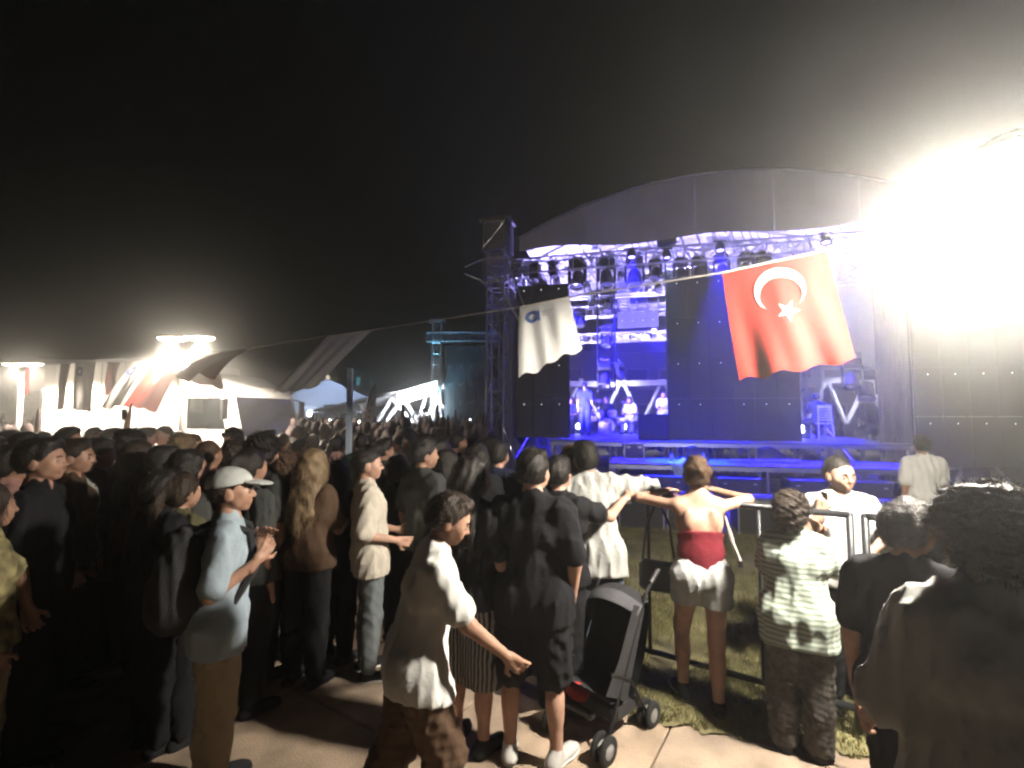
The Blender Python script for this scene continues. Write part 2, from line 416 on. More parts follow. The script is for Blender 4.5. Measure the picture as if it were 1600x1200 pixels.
for i, nm in enumerate(['below the covered box', 'with towel and bottles on it', 'with folded cables on it', 'behind the man on the phone']):
    deck(fs0 + fw * (i + .5), -1.15, fw, 1.5, FRONT, 'low front deck module %s' % nm, 'low front deck modules')
# --- moving head lights
m_lens = mat('lens', (.05, .05, .06), .12, 0, .1, spec=.8)
m_headp = mat('fixture_black', (.016, .016, .018), .42, 0, .3, bump=.08)
def moving_light_meshes():
    d = {}
    d['base'] = MB().box((0, 0, -.10), (.36, .30, .18), bev=.03).mesh('base')
    d['clamp'] = MB().cyl((-.1, 0, -.02), (-.1, 0, .12), .02, n=6).cyl((.1, 0, -.02), (.1, 0, .12), .02, n=6).cyl((-.12, 0, .05), (.12, 0, .05), .025, n=6).mesh('clamp')
    y = MB()
    for sx in (-1, 1): y.box((sx * .185, 0, -.36), (.05, .14, .38), bev=.02)
    y.box((0, 0, -.2), (.40, .16, .05), bev=.015); d['yoke'] = y.mesh('yoke')
    ax = Vector((0, -.45, -1)).normalized()
    d['head'] = MB().lathe([(.0, -.2), (.09, -.2), (.13, -.14), (.145, 0), (.15, .12), (.165, .17), (.165, .22), (.12, .22), (.115, .17), (.0, .17)], 20, ax, (0, 0, -.46)).mesh('head', True)
    d['lens'] = MB().lathe([(.0, .185), (.07, .183), (.113, .172)], 20, ax, (0, 0, -.46)).mesh('lens', True)
    return d
ML = moving_light_meshes()
def moving_light(s, w_, z, scale, label, rz=0.0, lit=None):
    t = ST('moving_light', label, 'stage light', s, w_, z, 'moving head stage lights', rz, scale)
    P('base', ML['base'], m_headp, t); P('clamp', ML['clamp'], M_ALU, t); y = P('yoke', ML['yoke'], m_headp, t)
    h = P('head', ML['head'], m_headp, t); P('lens', ML['lens'], lit or m_lens, h)
order = ['first', 'second', 'third', 'fourth', 'fifth', 'sixth', 'seventh', 'eighth', 'ninth', 'tenth', 'eleventh', 'twelfth']
rowl = [(806, 412, .8, 20), (836, 412, .8, -15), (863, 408, .72, 60), (902, 406, 1.25, -10), (947, 404, 1.25, 12), (991, 402, 1.3, 0), (1024, 405, .85, -30), (1063, 404, .95, 15), (1091, 402, .95, 0), (1127, 398, 1.0, -20), (1165, 396, 1.0, 10), (1192, 394, .95, 30)]
for i, (px, py, sc, a) in enumerate(rowl):
    s_, z_ = st(px, py, .15); moving_light(s_, .15, z_, sc, 'black moving head light, %s from the truss tower along the front truss' % order[i], R(a))
lad = ST('hanging_ladder', 'black ladder frame with lamps hanging from the roof truss', 'ladder frame', st(948, 600, 2.2)[0], 2.2, 0)
zt = st(948, 400, 2.2)[1]; zb = st(948, 612, 2.2)[1]
for sx in (-.27, .27): MB().cyl((sx, 0, zb), (sx, 0, zt), .03, n=8).build('rail', M_BLK, lad)
for k in range(7): MB().cyl((-.27, 0, zb + .3 + k * .6), (.27, 0, zb + .3 + k * .6), .018, n=6).build('rung', M_BLK, lad)
for i, (px, py, sc, a, nm) in enumerate([(948, 455, 1.05, 0, 'uppermost'), (905, 482, .9, 25, 'outermost'), (948, 512, .9, -10, 'middle'), (945, 566, 1.15, 0, 'lowest'), (968, 566, .8, 70, 'blue rimmed')]):
    s_, z_ = st(px, py, 1.95); moving_light(s_, 1.95, z_, sc, 'black moving head light on the hanging ladder frame, %s one' % nm, R(a))
for px, py, nm in [(1330, 560, 'beside the seated musician'), (1352, 578, 'nearest the grey curtain')]:
    s_, z_ = st(px, py, 1.2); moving_light(s_, 1.2, z_, 1.2, 'black moving head light hanging low %s' % nm, R(-20))
def spk(s, w_, z, dims, label):
    t = ST('speaker_box', label, 'speaker', s, w_, z); MB().box((0, 0, 0), dims, bev=.02).build('cabinet', M_BLKP, t)
    MB().box((0, -dims[1] / 2 - .008, 0), (dims[0] - .05, .012, dims[2] - .05)).build('grille', mat('grille', (.03, .03, .033), .6, .4, .4, 200), t)
    MB().box((0, 0, dims[2] / 2 + .1), (.05, .05, .2)).build('bracket', M_BLK, t)
s_, z_ = st(925, 472, 1.9); spk(s_, 1.9, z_, (.22, .25, .42), 'small black speaker hung beside the ladder frame')
s_, z_ = st(1040, 385, .2); spk(s_, -.25, z_, (.5, .3, .22), 'dark junction box under the roof fascia')
# --- back truss, back screens
bt = ST('back_truss', 'pale box truss crossing behind the band', 'truss', s_c, 6.3, 0)
zb_ = st(970, 527, 6.3)[1]; truss(bt, (-HW, 0, zb_), (HW, 0, zb_), .34, M_ALU, .03, .4)
zb2 = st(1030, 478, 6.3)[1]
bt2 = ST('back_truss', 'thin truss bar above the dark back screen', 'truss', s_c, 6.45, 0); truss(bt2, (-1.5, 0, zb2), (HW, 0, zb2), .22, M_ALU, .022, .4)
a = st(965, 515, 6.2); b = st(1028, 486, 6.2)
screen('small dark screen hung high at the back of the stage', a[0], b[0], a[1], b[1], 4, 2, 6.0)
# --- blue wash lamps of the back truss (lit)
m_blue = mat('lit_lens_blue', (.1, .1, 1), .3, emit=(.12, .1, 1.0), es=60)
m_wht = mat('lit_lens_white', (.7, .75, 1), .3, emit=(.75, .8, 1.0), es=60)
def par(s, w_, z, tgt, power, colr, lm, label, ang=70, sc=1.0):
    t = ST('par_light', label, 'stage light', s, w_, z, 'lit wash lights of the stage', 0, sc)
    d = (Vector(tgt) - Vector((s, w_, z))).normalized()
    MB().lathe([(0, -.16), (.07, -.16), (.11, -.05), (.12, .12), (.11, .12), (.1, .02), (0, .02)], 16, d).build('can', m_headp, t, True)
    MB().lathe([(0, .05), (.095, .05)], 16, d).build('lens', lm, t)
    MB().box((0, 0, .17), (.3, .03, .03)).build('yoke', M_BLK, t)
    spot('par_light_beam', SL(s, w_, z) + (SU * d.x + SN * d.y + UP * d.z) * .14 * sc, SL(*tgt), power, colr, ang, .6, .08)
BL = (.012, .006, 1.0); VI = (.42, .36, 1.0); CY = (.01, .30, 1.0)
BX = [s_l + SW * q for q in (.14, .33, .55, .78)]
for i, (x, nm) in enumerate(zip(BX, ('nearest the truss tower', 'over the narrow gap', 'over the wide screen', 'over the seated musician'))):
    par(x, .5, 5.95, (x + .2, 3.6, DECK), (16000, 16000, 10000, 26000)[i], BL, m_blue, 'blue wash light on the front truss %s' % nm, 75)
for i, (x, nm) in enumerate(zip((s_l + SW * .36, s_l + SW * .58, s_l + SW * .82), ('the covered box', 'the folded cables', 'the far deck end'))):
    par(x, -.6, 6.2, (x, -1.9, FRONT), 38000, BL, m_blue, 'blue wash light aimed down at %s' % nm, 48)
par(s_l + SW * .45, -.5, 6.15, (st(1075, 720, -1.1)[0], -1.2, FRONT), 6000, CY, m_blue, 'cyan wash light aimed at the towel', 26)
par(s_l + .8, 1.0, 1.5, (s_l + 3.4, 4.2, 7.6), 14000, VI, m_wht, 'floor light beside the drums pointing at the roof lining', 120)
par(s_l + 7.0, 1.2, 1.5, (s_l + 6.2, 3.6, 7.6), 14000, VI, m_wht, 'floor light behind the wide screen pointing at the roof lining', 120)
par(s_l + 2.2, 1.6, 6.0, (s_l + 2.6, 4.6, 1.5), 500, (.3, .32, 1), m_wht, 'white wash light aimed at the drums', 36)
par(s_l + 4.6, 1.6, 6.0, (s_l + 4.0, 4.8, 1.5), 3000, (.5, .5, 1), m_wht, 'white wash light aimed at the back row of players', 36)
par(s_l + 4.3, .7, 5.6, (s_l + 4.3, 6.3, 5.0), 9000, VI, m_wht, 'violet wash light aimed at the back truss', 58)
par(s_l + 2.6, 6.4, 5.4, (s_l + 2.9, 3.2, DECK), 3500, BL, m_blue, 'blue back light glaring over the drums', 80)
par(s_l + 4.4, 6.4, 5.4, (s_l + 4.4, 3.0, DECK), 3500, BL, m_blue, 'blue back light glaring over the covered box', 80)
par(s_l + 8.2, .9, 5.9, (s_l + 8.3, 2.4, 1.5), 1800, (.3, .35, 1), m_wht, 'pale blue wash light aimed at the seated musician', 36)
for i, (px, py, nm) in enumerate([(905, 668, 'behind the standing player'), (975, 668, 'beside the drum kit'), (1250, 662, 'at the edge of the wide screen')]):
    s_, z_ = st(px, py, 5.2 if i < 2 else 2.9)
    t = ST('floor_light', 'glaring white floor light %s' % nm, 'stage light', s_, 5.2 if i < 2 else 2.9, DECK, 'lit floor lights')
    MB().box((0, 0, .05), (.3, .25, .1), bev=.01).build('base', m_headp, t); MB().lathe([(0, -.12), (.1, -.12), (.14, .1), (.0, .08)], 16, (0, -1, .15), (0, 0, .25)).build('housing', m_headp, t, True)
    MB().lathe([(0, .0), (.12, .0)], 16, (0, -1, .15), (0, -.12, .27)).build('lens', mat('lit_floor', (.8, .8, 1), .3, emit=(.6, .65, 1), es=18), t)
# ================================================================== background
# far hill
m_hill = mat('hill', (.03, .032, .028), .95, 0, .4, .05)
v = []; f = []; nh = 60
for i in range(nh + 1):
    x = -260 + 520 * i / nh
    h = 9 + 10 * math.exp(-((x + 45) / 60) ** 2) + 3 * math.sin(x * .05) + 2 * math.sin(x * .13)
    for j, (yy, zz) in enumerate(((150, -1), (190, h * .6), (240, h), (330, h * .8))): v.append((x, yy + 6 * math.sin(i + j), zz))
for i in range(nh):
    for j in range(3): f.append((i * 4 + j, (i + 1) * 4 + j, (i + 1) * 4 + j + 1, i * 4 + j + 1))
structure(P('hill', raw_mesh('hill', v, f, True), m_hill))
# far buildings on the slope
m_bw = mat('far_wall', (.42, .37, .32), .9, 0, .2, .3); m_bw2 = mat('far_wall_grey', (.3, .3, .31), .9, 0, .2, .3)
m_win_w = mat('window_warm', (.8, .6, .3), .5, emit=(1, .72, .4), es=1.5); m_win_c = mat('window_teal', (.2, .7, .8), .5, emit=(.25, .8, .95), es=3.0); m_win_d = mat('window_dark', (.02, .02, .025), .2)
def building(px0, px1, pyt, Y, hb, label, mm, wins, lamp=None):
    a = at(px0, pyt, Y); b = at(px1, pyt, Y); wd = b.x - a.x; t = T('apartment_building', label, 'building', ((a.x + b.x) / 2, Y, a.z - hb))
    MB().box((0, 4, hb / 2), (wd, 8, hb)).build('wall', mm, t); MB().box((0, 4, hb + .2), (wd + .8, 8.8, .4)).build('roof', mm, t)
    nc, nr, litset = wins
    for i in range(nc):
        for j in range(nr):
            x = -wd / 2 + wd * (i + .5) / nc; z = hb * (j + .5) / nr; m_ = litset.get((i, j), m_win_d)
            fr = MB().box((x, -.04, z), (wd / nc * .6, .1, hb / nr * .62)).build('window', mm, t); MB().box((x, -.12, z), (wd / nc * .5, .06, hb / nr * .52)).build('pane', m_, fr)
    if lamp:
        for lx, lz in lamp: MB().ball((lx * wd, -.8, hb * lz), (.55, .4, .55)).build('wall_lamp', mat('wall_lamp_lit', (1, .9, .7), .4, emit=(1, .85, .6), es=14), t)
building(495, 560, 577, 130, 9, 'cream building with two wall lamps on the dark slope', m_bw, (5, 3, {(1, 1): m_win_w}), [(-.2, .75), (.22, .75)])
building(530, 566, 584, 126, 8, 'building with teal lit shopfront beyond the tent', m_bw2, (3, 2, {(2, 0): m_win_c, (2, 1): m_win_c, (1, 0): m_win_c}))
building(574, 612, 583, 140, 9, 'low building with green lit front beyond the feather banner', m_bw2, (4, 2, {(0, 1): m_win_c, (0, 0): m_win_c}))
building(590, 628, 579, 165, 11, 'grey flat roofed block high on the slope', m_bw2, (4, 3, {}))
building(646, 676, 588, 150, 10, 'small pale block with one lamp beside the far screen tower', m_bw, (3, 2, {(0, 0): m_win_w}), [(.3, .5)])
building(2, 70, 595, 90, 8, 'dim building behind the second street lamp', m_bw2, (6, 2, {(1, 1): m_win_c, (3, 1): m_win_w}))
# dark trees on the slope: trunk, limbs and leaf clumps
m_leaf = mat('tree_leaves', (.03, .045, .02), .8, 0, .5, 2); m_bark = mat('bark', (.06, .045, .03), .9)
def tree(px, pyt, Y, label, wd=1.0):
    tp = at(px, pyt, Y); H = tp.z; t = T('tree', label, 'tree', (tp.x, Y, 0), random.uniform(0, 6), 'dark trees beyond the square')
    mb = MB().cyl((0, 0, 0), (0, 0, H * .5), H * .03, H * .018)
    for k in range(7): a = k * .9; mb.cyl((0, 0, H * (.35 + .03 * k)), (math.cos(a) * H * .25, math.sin(a) * H * .25, H * (.6 + .04 * k)), H * .012, H * .005, 6)
    mb.build('trunk', m_bark, t); n_ = 2600; c = rng.normal(size=(26, 3)); c /= np.linalg.norm(c, axis=1)[:, None]; c *= rng.uniform(.4, 1, (26, 1)); c = c * np.array([.3 * wd, .3 * wd, .27]) * H + np.array([0, 0, .7 * H])
    q = c[rng.integers(0, 26, n_)] + rng.normal(size=(n_, 3)) * H * .055; d1 = rng.normal(size=(n_, 3)) * H * .016; d2 = rng.normal(size=(n_, 3)) * H * .016
    vv = np.stack([q - d1, q + d2, q + d1, q - d2], 1).reshape(-1, 3); P('crown', raw_mesh('crown', vv, np.arange(n_ * 4).reshape(-1, 4)), m_leaf, t)
for px, pyt, Y, lb in [(505, 600, 80, 'dark tree rising over the tent roof'), (632, 600, 75, 'dark round tree behind the pavilion roof'), (600, 606, 95, 'dark tree under the grey flat roofed block'), (722, 612, 60, 'dark tree beside the far screen'), (25, 606, 60, 'dark tree behind the second street lamp'), (55, 612, 50, 'low dark tree next to the white truck')]: tree(px, pyt, Y, lb)
# white gable tent
tp = at(512, 592, 34); hw = 3.05
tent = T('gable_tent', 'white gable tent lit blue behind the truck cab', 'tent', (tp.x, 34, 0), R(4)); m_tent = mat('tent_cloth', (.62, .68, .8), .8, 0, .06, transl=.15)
ze = 3.15; zr = tp.z
for sx in (-1, 1): MB().add([(0, 0, zr), (sx * hw, 0, ze), (sx * hw, 9, ze), (0, 9, zr), (0, 0, zr - .05), (sx * hw, 0, ze - .05), (sx * hw, 9, ze - .05), (0, 9, zr - .05)], [(0, 1, 2, 3), (4, 7, 6, 5), (0, 4, 5, 1)]).build('roof_slope', m_tent, tent)
MB().add([(-hw, -.02, ze), (hw, -.02, ze), (0, -.02, zr)], [(0, 1, 2)]).build('gable', m_tent, tent)
MB().box((0, 0, ze - .5), (2 * hw, .04, 1.0)).build('valance', m_tent, tent); MB().box((.9, -.05, 2.35), (2.2, .05, .75)).build('dark_banner', M_BLKP, tent)
for sx in (-1, 1): MB().cyl((sx * hw * .97, 0, 0), (sx * hw * .97, 0, ze - .9), .06).build('leg', M_ALU, tent)
MB().box((0, 8.9, 1.3), (2 * hw, .04, 2.6)).build('back_wall', m_tent, tent)
MB().ball((-1.1, -.3, 2.05), (.16, .16, .16)).build('lamp', mat('tent_lamp', (1, 1, 1), emit=(.9, .95, 1), es=25), tent)
spot('tent_fill_light', (tp.x + .3, 30, 4.6), (tp.x + .3, 34, 3.7), 1600, (.62, .75, 1), 100, .6, .15)  # added spot without a fixture, brightens the gable from the front
# pavilion: long tilted roof slab on zig-zag columns, running behind the stage
pav = T('pavilion', 'long pavilion with tilted roof slab on white zig-zag columns', 'pavilion', (0, 26, 0))
m_conc = mat('pale_concrete', (.6, .6, .62), .7, 0, .1)
A = at(508, 640, 26); B = at(690, 600, 26); C = at(1420, 588, 26)
def slab(a, b, d0, d1, th, name, mm, par):
    a = Vector(a) - Vector((0, 26, 0)); b = Vector(b) - Vector((0, 26, 0)); e = Vector((0, 1, 0))
    pts = [a + e * d0, b + e * d0, b + e * d1, a + e * d1]; return MB().add(pts + [p - UP * th for p in pts], [(0, 1, 2, 3), (7, 6, 5, 4), (0, 4, 5, 1), (1, 5, 6, 2), (2, 6, 7, 3), (3, 7, 4, 0)]).build(name, mm, par)
slab(A, B, -1.5, 4, .14, 'ramp_slab', m_conc, pav); slab(B + Vector((.01, 0, 0)), C, -.5, 5, .3, 'roof_slab', m_conc, pav)
lb = slab(at(632, 617, 26) + UP * .05, at(690, 601, 26) + UP * .1, -1.65, -1.55, .62, 'light_box', mat('light_box_lit', (1, 1, 1), emit=(.92, .97, 1), es=5.0), pav)
def strut(pa, pb, y=0.0):
    a = at(*pa, 26); b = at(*pb, 26); MB().cyl((a.x, y, a.z), (b.x, y, b.z), .1, n=8).build('column', m_conc, pav)
zig = [((588, 662), (612, 622)), ((612, 622), (646, 662)), ((654, 662), (668, 608)), ((676, 612), (708, 655)), ((580, 656), (560, 632)), ((600, 662), (626, 628)), ((632, 625), (650, 654)), ((664, 650), (690, 622)), ((712, 655), (722, 628)), ((708, 652), (700, 628)), ((716, 650), (736, 628)), ((740, 652), (752, 628))]
for a, b in zig: strut(a, b)
for i, px in enumerate(range(875, 1400, 64)): strut((px, 662), (px + 33, 592)); strut((px + 33, 592), (px + 63, 662))
bw = at(1025, 560, 40); b2 = T('hall_building', 'pale hall with dark windows seen through the back of the stage', 'building', (bw.x, 40, 0)); MB().box((4, 3, 3.6), (26, 6, 7.2)).build('wall', mat('hall_wall', (.34, .33, .36), .9), b2)
for i in range(9):
    for j in range(2): fr = MB().box((-7 + i * 2.7, -.03, 2.2 + j * 2.9), (1.9, .1, 1.5)).build('window', m_conc, b2); MB().box((-7 + i * 2.7, -.1, 2.2 + j * 2.9), (1.6, .06, 1.25)).build('pane', m_win_d, fr)
# far screen tower
ft = at(682, 600, 25); tw = T('truss_tower', 'slim teal lit truss tower beside the far dark screen', 'truss tower', (ft.x, 25, 0)); m_teal = mat('alu_far', (.5, .56, .6), .4, .7, .1)
ztop = at(682, 503, 25).z; truss(tw, (0, 0, 0), (0, 0, ztop), .42, m_teal, .035, .55); MB().box((0, 0, ztop + .05), (.85, .7, .1)).build('top_plate', m_teal, tw)
MB().box((0, 0, .06), (1.2, 1.2, .12)).build('base_plate', m_teal, tw)
for sx in (-1, 1): MB().cyl((sx * .3, -.2, 1.5), (sx * 1.5, -.4, .1), .04, n=6).build('outrigger', m_teal, tw)
zt_ = at(682, 527, 25).z; tr2 = T('screen_truss', 'short box truss holding up the far dark screen', 'truss', (ft.x, 25, 0)); truss(tr2, (-.5, 0, zt_), (3.2, 0, zt_), .45, m_teal, .035, .45)
a = at(694, 655, 25); b = at(753, 540, 25)
screen('far dark teal screen beside the slim truss tower', 0, b.x - a.x + .3, 0, b.z - a.z, 4, 4, loc=(a.x, 25, a.z), rz=0, mm=mat('led_teal', (.012, .03, .04), .5, 0, .4, 3))
fl = T('floodlight', 'teal floodlight at the foot of the far screen tower', 'floodlight', (ft.x - .3, 23.6, 2.2)); MB().box((0, 0, 0), (.3, .2, .22), bev=.02).build('housing', M_BLK, fl); MB().cyl((0, 0, -.1), (0, 0, -2.2), .03).build('stand', M_BLK, fl)
spot('floodlight_beam', (ft.x - .3, 23.8, 2.35), (ft.x + .6, 25, 5.5), 900, (.25, .7, 1.0), 80, .6, .1)
# added spot below the lit box, brightens the pavilion columns
spot('column_fill_light', (at(656, 612, 26).x, 23.6, 2.35), (at(662, 640, 26).x, 27, 2.6), 4000, (.9, .95, 1), 120, .6, .3)
for px, pw in ((960, 1400), (1180, 900), (1320, 1200)):  # added lamps, unseen, to brighten the columns behind the stage
    q = at(px, 606, 26); MB().box((q.x, -2.3, q.z + .05), (.5, .16, .12), bev=.02).build('lamp', M_ALU, pav); MB().cyl((q.x, -2.3, q.z + .1), (q.x, -.4, q.z + .5), .03).build('fill_lamp_arm', M_ALU, pav)
    spot('pavilion_fill_light', (q.x, 23.8, q.z), (q.x, 27, 1.5), pw, (.72, .72, 1), 120, .6, .2)
# torches of phones held up in the far crowd
TORCH = ['under the tent between truck and blue pole', 'touching the blue pole', 'between blue pole and feather banner', 'small one beside the feather banner', 'largest, under the pavilion ramp', 'large one below the first zig-zag column', 'below the glowing light box', 'small one behind the far screen tower', 'large one below the far screen', 'upper small one below the far screen', 'uppermost below the far screen', 'small one seen past the truck mirror', 'tiny one under the tent gable', 'tiny one above the largest torch', 'tiny one before the far screen tower', 'tiny one beside the stage tower foot']
m_torch = mat('phone_torch', (1, 1, 1), emit=(.95, .97, 1), es=22)
for px, py, Y, r_ in [(515, 659, 24, .10), (549, 662, 22, .12), (562, 661, 24, .10), (590, 665, 24, .07), (617, 664, 22, .14), (635, 661, 24, .12), (655, 663, 23, .11), (700, 653, 26, .07), (730, 666, 24, .10), (735, 655, 26, .06), (745, 652, 27, .06), (473, 653, 24, .06), (501, 657, 25, .05), (606, 654, 27, .05), (690, 660, 24, .05), (757, 655, 26, .05)]:
    p = at(px, py, Y); t = T('torch_phone', 'phone with lit torch in the far crowd, %s' % TORCH.pop(0), 'phone', p, 0, 'phone torches in the far crowd')
    MB().box((0, .03, 0), (.08, .02, .16)).build('case', M_BLKP, t); MB().ball((0, 0, .02), (r_, .01, r_), 8, 12).build('torch', m_torch, t)
# thin blue lit pole and feather banner
b_ = ground(540, 735); po = T('sign_pole', 'slim pale blue square pole standing in the crowd', 'pole', (at(546, 650, 7.2).x, 7.2, 0)); zt_ = at(546, 575, 7.2).z
MB().box((0, 0, zt_ / 2), (.075, .075, zt_), bev=.008).build('shaft', mat('pole_blue', (.6, .72, .85), .5, .2, .15), po); MB().box((0, 0, .02), (.25, .25, .04)).build('foot', M_ALU, po)
fb = T('feather_banner', 'tall white feather banner leaning in the crowd', 'banner', (at(566, 690, 9).x, 9, 0)); m_fb = mat('banner_white', (.72, .74, .78), .8, 0, .08, transl=.25)
base = at(560, 696, 9) - Vector((at(566, 690, 9).x, 9, 0)); v = []; f = []
pl = [((557, 697), (571, 697)), ((563, 675), (577, 676)), ((569, 650), (583, 652)), ((575, 628), (587, 630)), ((581, 612), (589, 615)), ((588, 600), (588.5, 601))]
for i, (l, r_) in enumerate(pl):
    for q in (l, r_): p = at(*q, 9); v.append((p.x - fb.location.x, .05 * math.sin(i), p.z))
for i in range(5): f.append((2 * i, 2 * i + 1, 2 * i + 3, 2 * i + 2))
n0 = len(v); v += [(x, y + .012, z) for x, y, z in v]; f += [tuple(n0 + k for k in q[::-1]) for q in f]
P('cloth', raw_mesh('cloth', v, f), m_fb, fb); p0 = at(554, 720, 9); MB().tube([(p0.x - fb.location.x - .05, 0, 0)] + [Vector(v[2 * i]) for i in range(6)], .012, 6).build('mast', M_BLK, fb)
for k in range(6):
    p = at(567 + k * 2.9, 682 - k * 10, 8.985); MB().box((p.x - fb.location.x, .05 * math.sin(k * .9) - .02, p.z), (.05, .004, .06)).build('lettering', mat('faded_print', (.35, .36, .4), .8), fb)
# ------------------------------------------------------------------ box truck
trk = T('box_truck', 'white box truck parked behind the crowd with dark windscreen', 'truck', (-10.2, 13.0, 0), R(-15))
m_tw = mat('truck_white', (.80, .79, .76), .5, 0, .05, 2); m_glass = mat('truck_glass', (.012, .014, .016), .08, 0, .1, spec=.7); m_tyre = mat('tyre', (.015, .015, .015), .9)
bx0 = -3.2; bx1 = 1.15
MB().box(((bx0 + bx1) / 2, 1.2, 2.05), (bx1 - bx0, 2.5, 2.7), bev=.03).build('cargo_box', m_tw, trk)
for k in range(5): MB().box((bx0 + .5 + k * .85, -.062, 2.05), (.03, .02, 2.6)).build('panel_rib', m_tw, trk)
MB().box(((bx0 + bx1) / 2, -.07, 3.43), (bx1 - bx0 + .04, .06, .08)).build('top_rail', M_ALU, trk)
MB().box((.5, 1.2, .55), (7.6, 1.0, .25)).build('chassis', M_BLK, trk)
def prism(prof, y0, y1):
    n_ = len(prof); v = [(x, y0, z) for x, z in prof] + [(x, y1, z) for x, z in prof]
    return MB().add(v, [tuple(range(n_)), tuple(range(2 * n_ - 1, n_ - 1, -1))] + [(i + n_, (i + 1) % n_ + n_, (i + 1) % n_, i) for i in range(n_)])
prism([(1.35, .55), (3.45, .55), (3.5, 1.35), (3.2, 2.45), (3.05, 2.7), (1.35, 2.7)], .05, 2.35).build('cab', m_tw, trk)
prism([(1.5, 2.68), (3.0, 2.68), (2.2, 3.05), (1.4, 3.15)], .15, 2.25).build('roof_fairing', m_tw, trk)
MB().add([(3.51, .2, 1.42), (3.51, 2.2, 1.42), (3.24, 2.2, 2.42), (3.24, .2, 2.42)], [(0, 1, 2, 3)]).build('windscreen', m_glass, trk)
dr = MB().box((2.45, .04, 1.55), (1.25, .03, 1.9), bev=.01).build('door', m_tw, trk); MB().add([(1.9, .02, 1.6), (3.12, .02, 1.6), (2.95, .02, 2.4), (1.9, .02, 2.4)], [(0, 1, 2, 3)]).build('window', m_glass, dr); MB().box((2.0, .015, 1.4), (.16, .03, .04)).build('handle', M_BLK, dr)
for y in (-.2, 2.6): m_ = MB().box((3.3, y, 2.1), (.08, .2, .5), bev=.02).build('mirror', M_BLKP, trk); MB().cyl((3.2, max(.05, min(2.35, y)), 2.4), (3.3, y, 2.35), .02, n=6).build('bracket', M_BLK, m_)
MB().box((3.5, 1.2, .65), (.12, 2.3, .4), bev=.03).build('bumper', mat('bumper', (.3, .3, .3), .6), trk); MB().box((3.49, 1.2, 1.1), (.06, 1.5, .35)).build('grille', M_BLKP, trk)
for y in (.25, 2.15): MB().box((3.53, y, .85), (.05, .3, .18), bev=.02).build('headlight', mat('headlight', (.6, .62, .65), .15), trk)
for x in (2.5, -1.4):
    for y in (.12, 2.28): wh = MB().lathe([(.2, -.12), (.44, -.12), (.48, -.08), (.48, .08), (.44, .12), (.2, .12)], 20, (0, 1, 0), (x, y, .48)).build('wheel', m_tyre, trk, True); MB().lathe([(0, -.09), (.2, -.1), (.22, .1), (0, .09)], 16, (0, 1, 0), (x, y, .48)).build('rim', M_ALU, wh)
# ------------------------------------------------------------------ street lamps with twin oval heads
m_disc = mat('lamp_disc_lit', (1, .95, .85), .4, emit=(1.0, .86, .66), es=26)
def street_lamp(px, py, Y, label, power, sc=1.0, gl=100):
    p = at(px, py, Y); H = p.z; t = T('street_lamp', label, 'street lamp', (p.x, Y, 0), R(-8), 'street lamps of the square')
    mg = mat('lamp_pole', (.45, .44, .42), .5, .3, .1)
    MB().cyl((0, 0, 0), (0, 0, H - .55 * sc), .075 * sc, .06 * sc, 14).build('pole', mg, t, True); MB().cyl((0, 0, 0), (0, 0, .12), .16, .14, 14).build('foot', mg, t)
    for sx in (-1, 1):
        MB().cyl((0, 0, H - .58 * sc), (sx * .3 * sc, 0, H - .08 * sc), .04 * sc, .03 * sc, 8).build('arm', mg, t)
        h = MB().ball((sx * .33 * sc, 0, H + .0), (.34 * sc, .26 * sc, .055 * sc), 8, 20).build('lamp_head', mg, t, True)
        MB().ball((sx * .33 * sc, 0, H - .03 * sc), (.31 * sc, .24 * sc, .05 * sc), 8, 20).build('diffuser', m_disc, h, True)
        spot('street_lamp_light', (p.x + sx * .33 * sc, Y, H - .14 * sc), (p.x + sx * .33 * sc, Y, 0), power / 2, (1, .86, .68), 155, .2, .1); point('street_lamp_glow', (p.x + sx * .33 * sc, Y, H - .12 * sc), gl / 2, (1, .88, .7), .08)
street_lamp(291, 527, 10.6, 'twin headed glowing street lamp in front of the white truck', 5600, gl=130)
street_lamp(36, 568, 12.3, 'second twin headed street lamp beside the rear of the truck', 3600, .8, gl=90)
p = at(75, 610, 20); t = T('street_lamp', 'small distant single street lamp by the end of the truck', 'street lamp', (p.x, 20, 0), 0, 'street lamps of the square'); MB().cyl((-.3, 0, 0), (-.3, 0, p.z), .05, .04).build('pole', M_ALU, t); MB().cyl((-.3, 0, p.z), (0, 0, p.z + .1), .03).build('arm', M_ALU, t); MB().ball((.1, 0, p.z), (.3, .15, .07), 8, 12).build('lamp_head', m_disc, t)
# ================================================================== lantern over the path
LX, LY = 2.155, 2.2; LZ0 = at(1545, 507, LY).z; LZ1 = LZ0 + .50
lan = T('street_lantern', 'glaring lantern on a bracket arm above the path', 'street lantern', (LX, LY, 0), R(8))
m_lp = mat('lantern_iron', (.05, .05, .05), .5, .5, .2); m_pane = glow_pane('lantern_glass', (1, .93, .8), 9.0)
r0, r1 = .086, .165
def hexp(r, z, k): a = R(60 * k + 30); return Vector((r * math.cos(a), r * math.sin(a), z))
for k in range(6):
    a, b, c, d = hexp(r0, LZ0, k), hexp(r0, LZ0, k + 1), hexp(r1, LZ1, k + 1), hexp(r1, LZ1, k); MB().add([a, b, c, d], [(0, 1, 2, 3)]).build('pane', m_pane, lan)
    MB().cyl(hexp(r0 + .004, LZ0, k), hexp(r1 + .004, LZ1, k), .004, n=6).build('frame_bar', m_lp, lan)
MB().lathe([(0, LZ0 - .005), (r0, LZ0 - .005), (r0, LZ0)], 6).build('floor_glass', m_pane, lan)
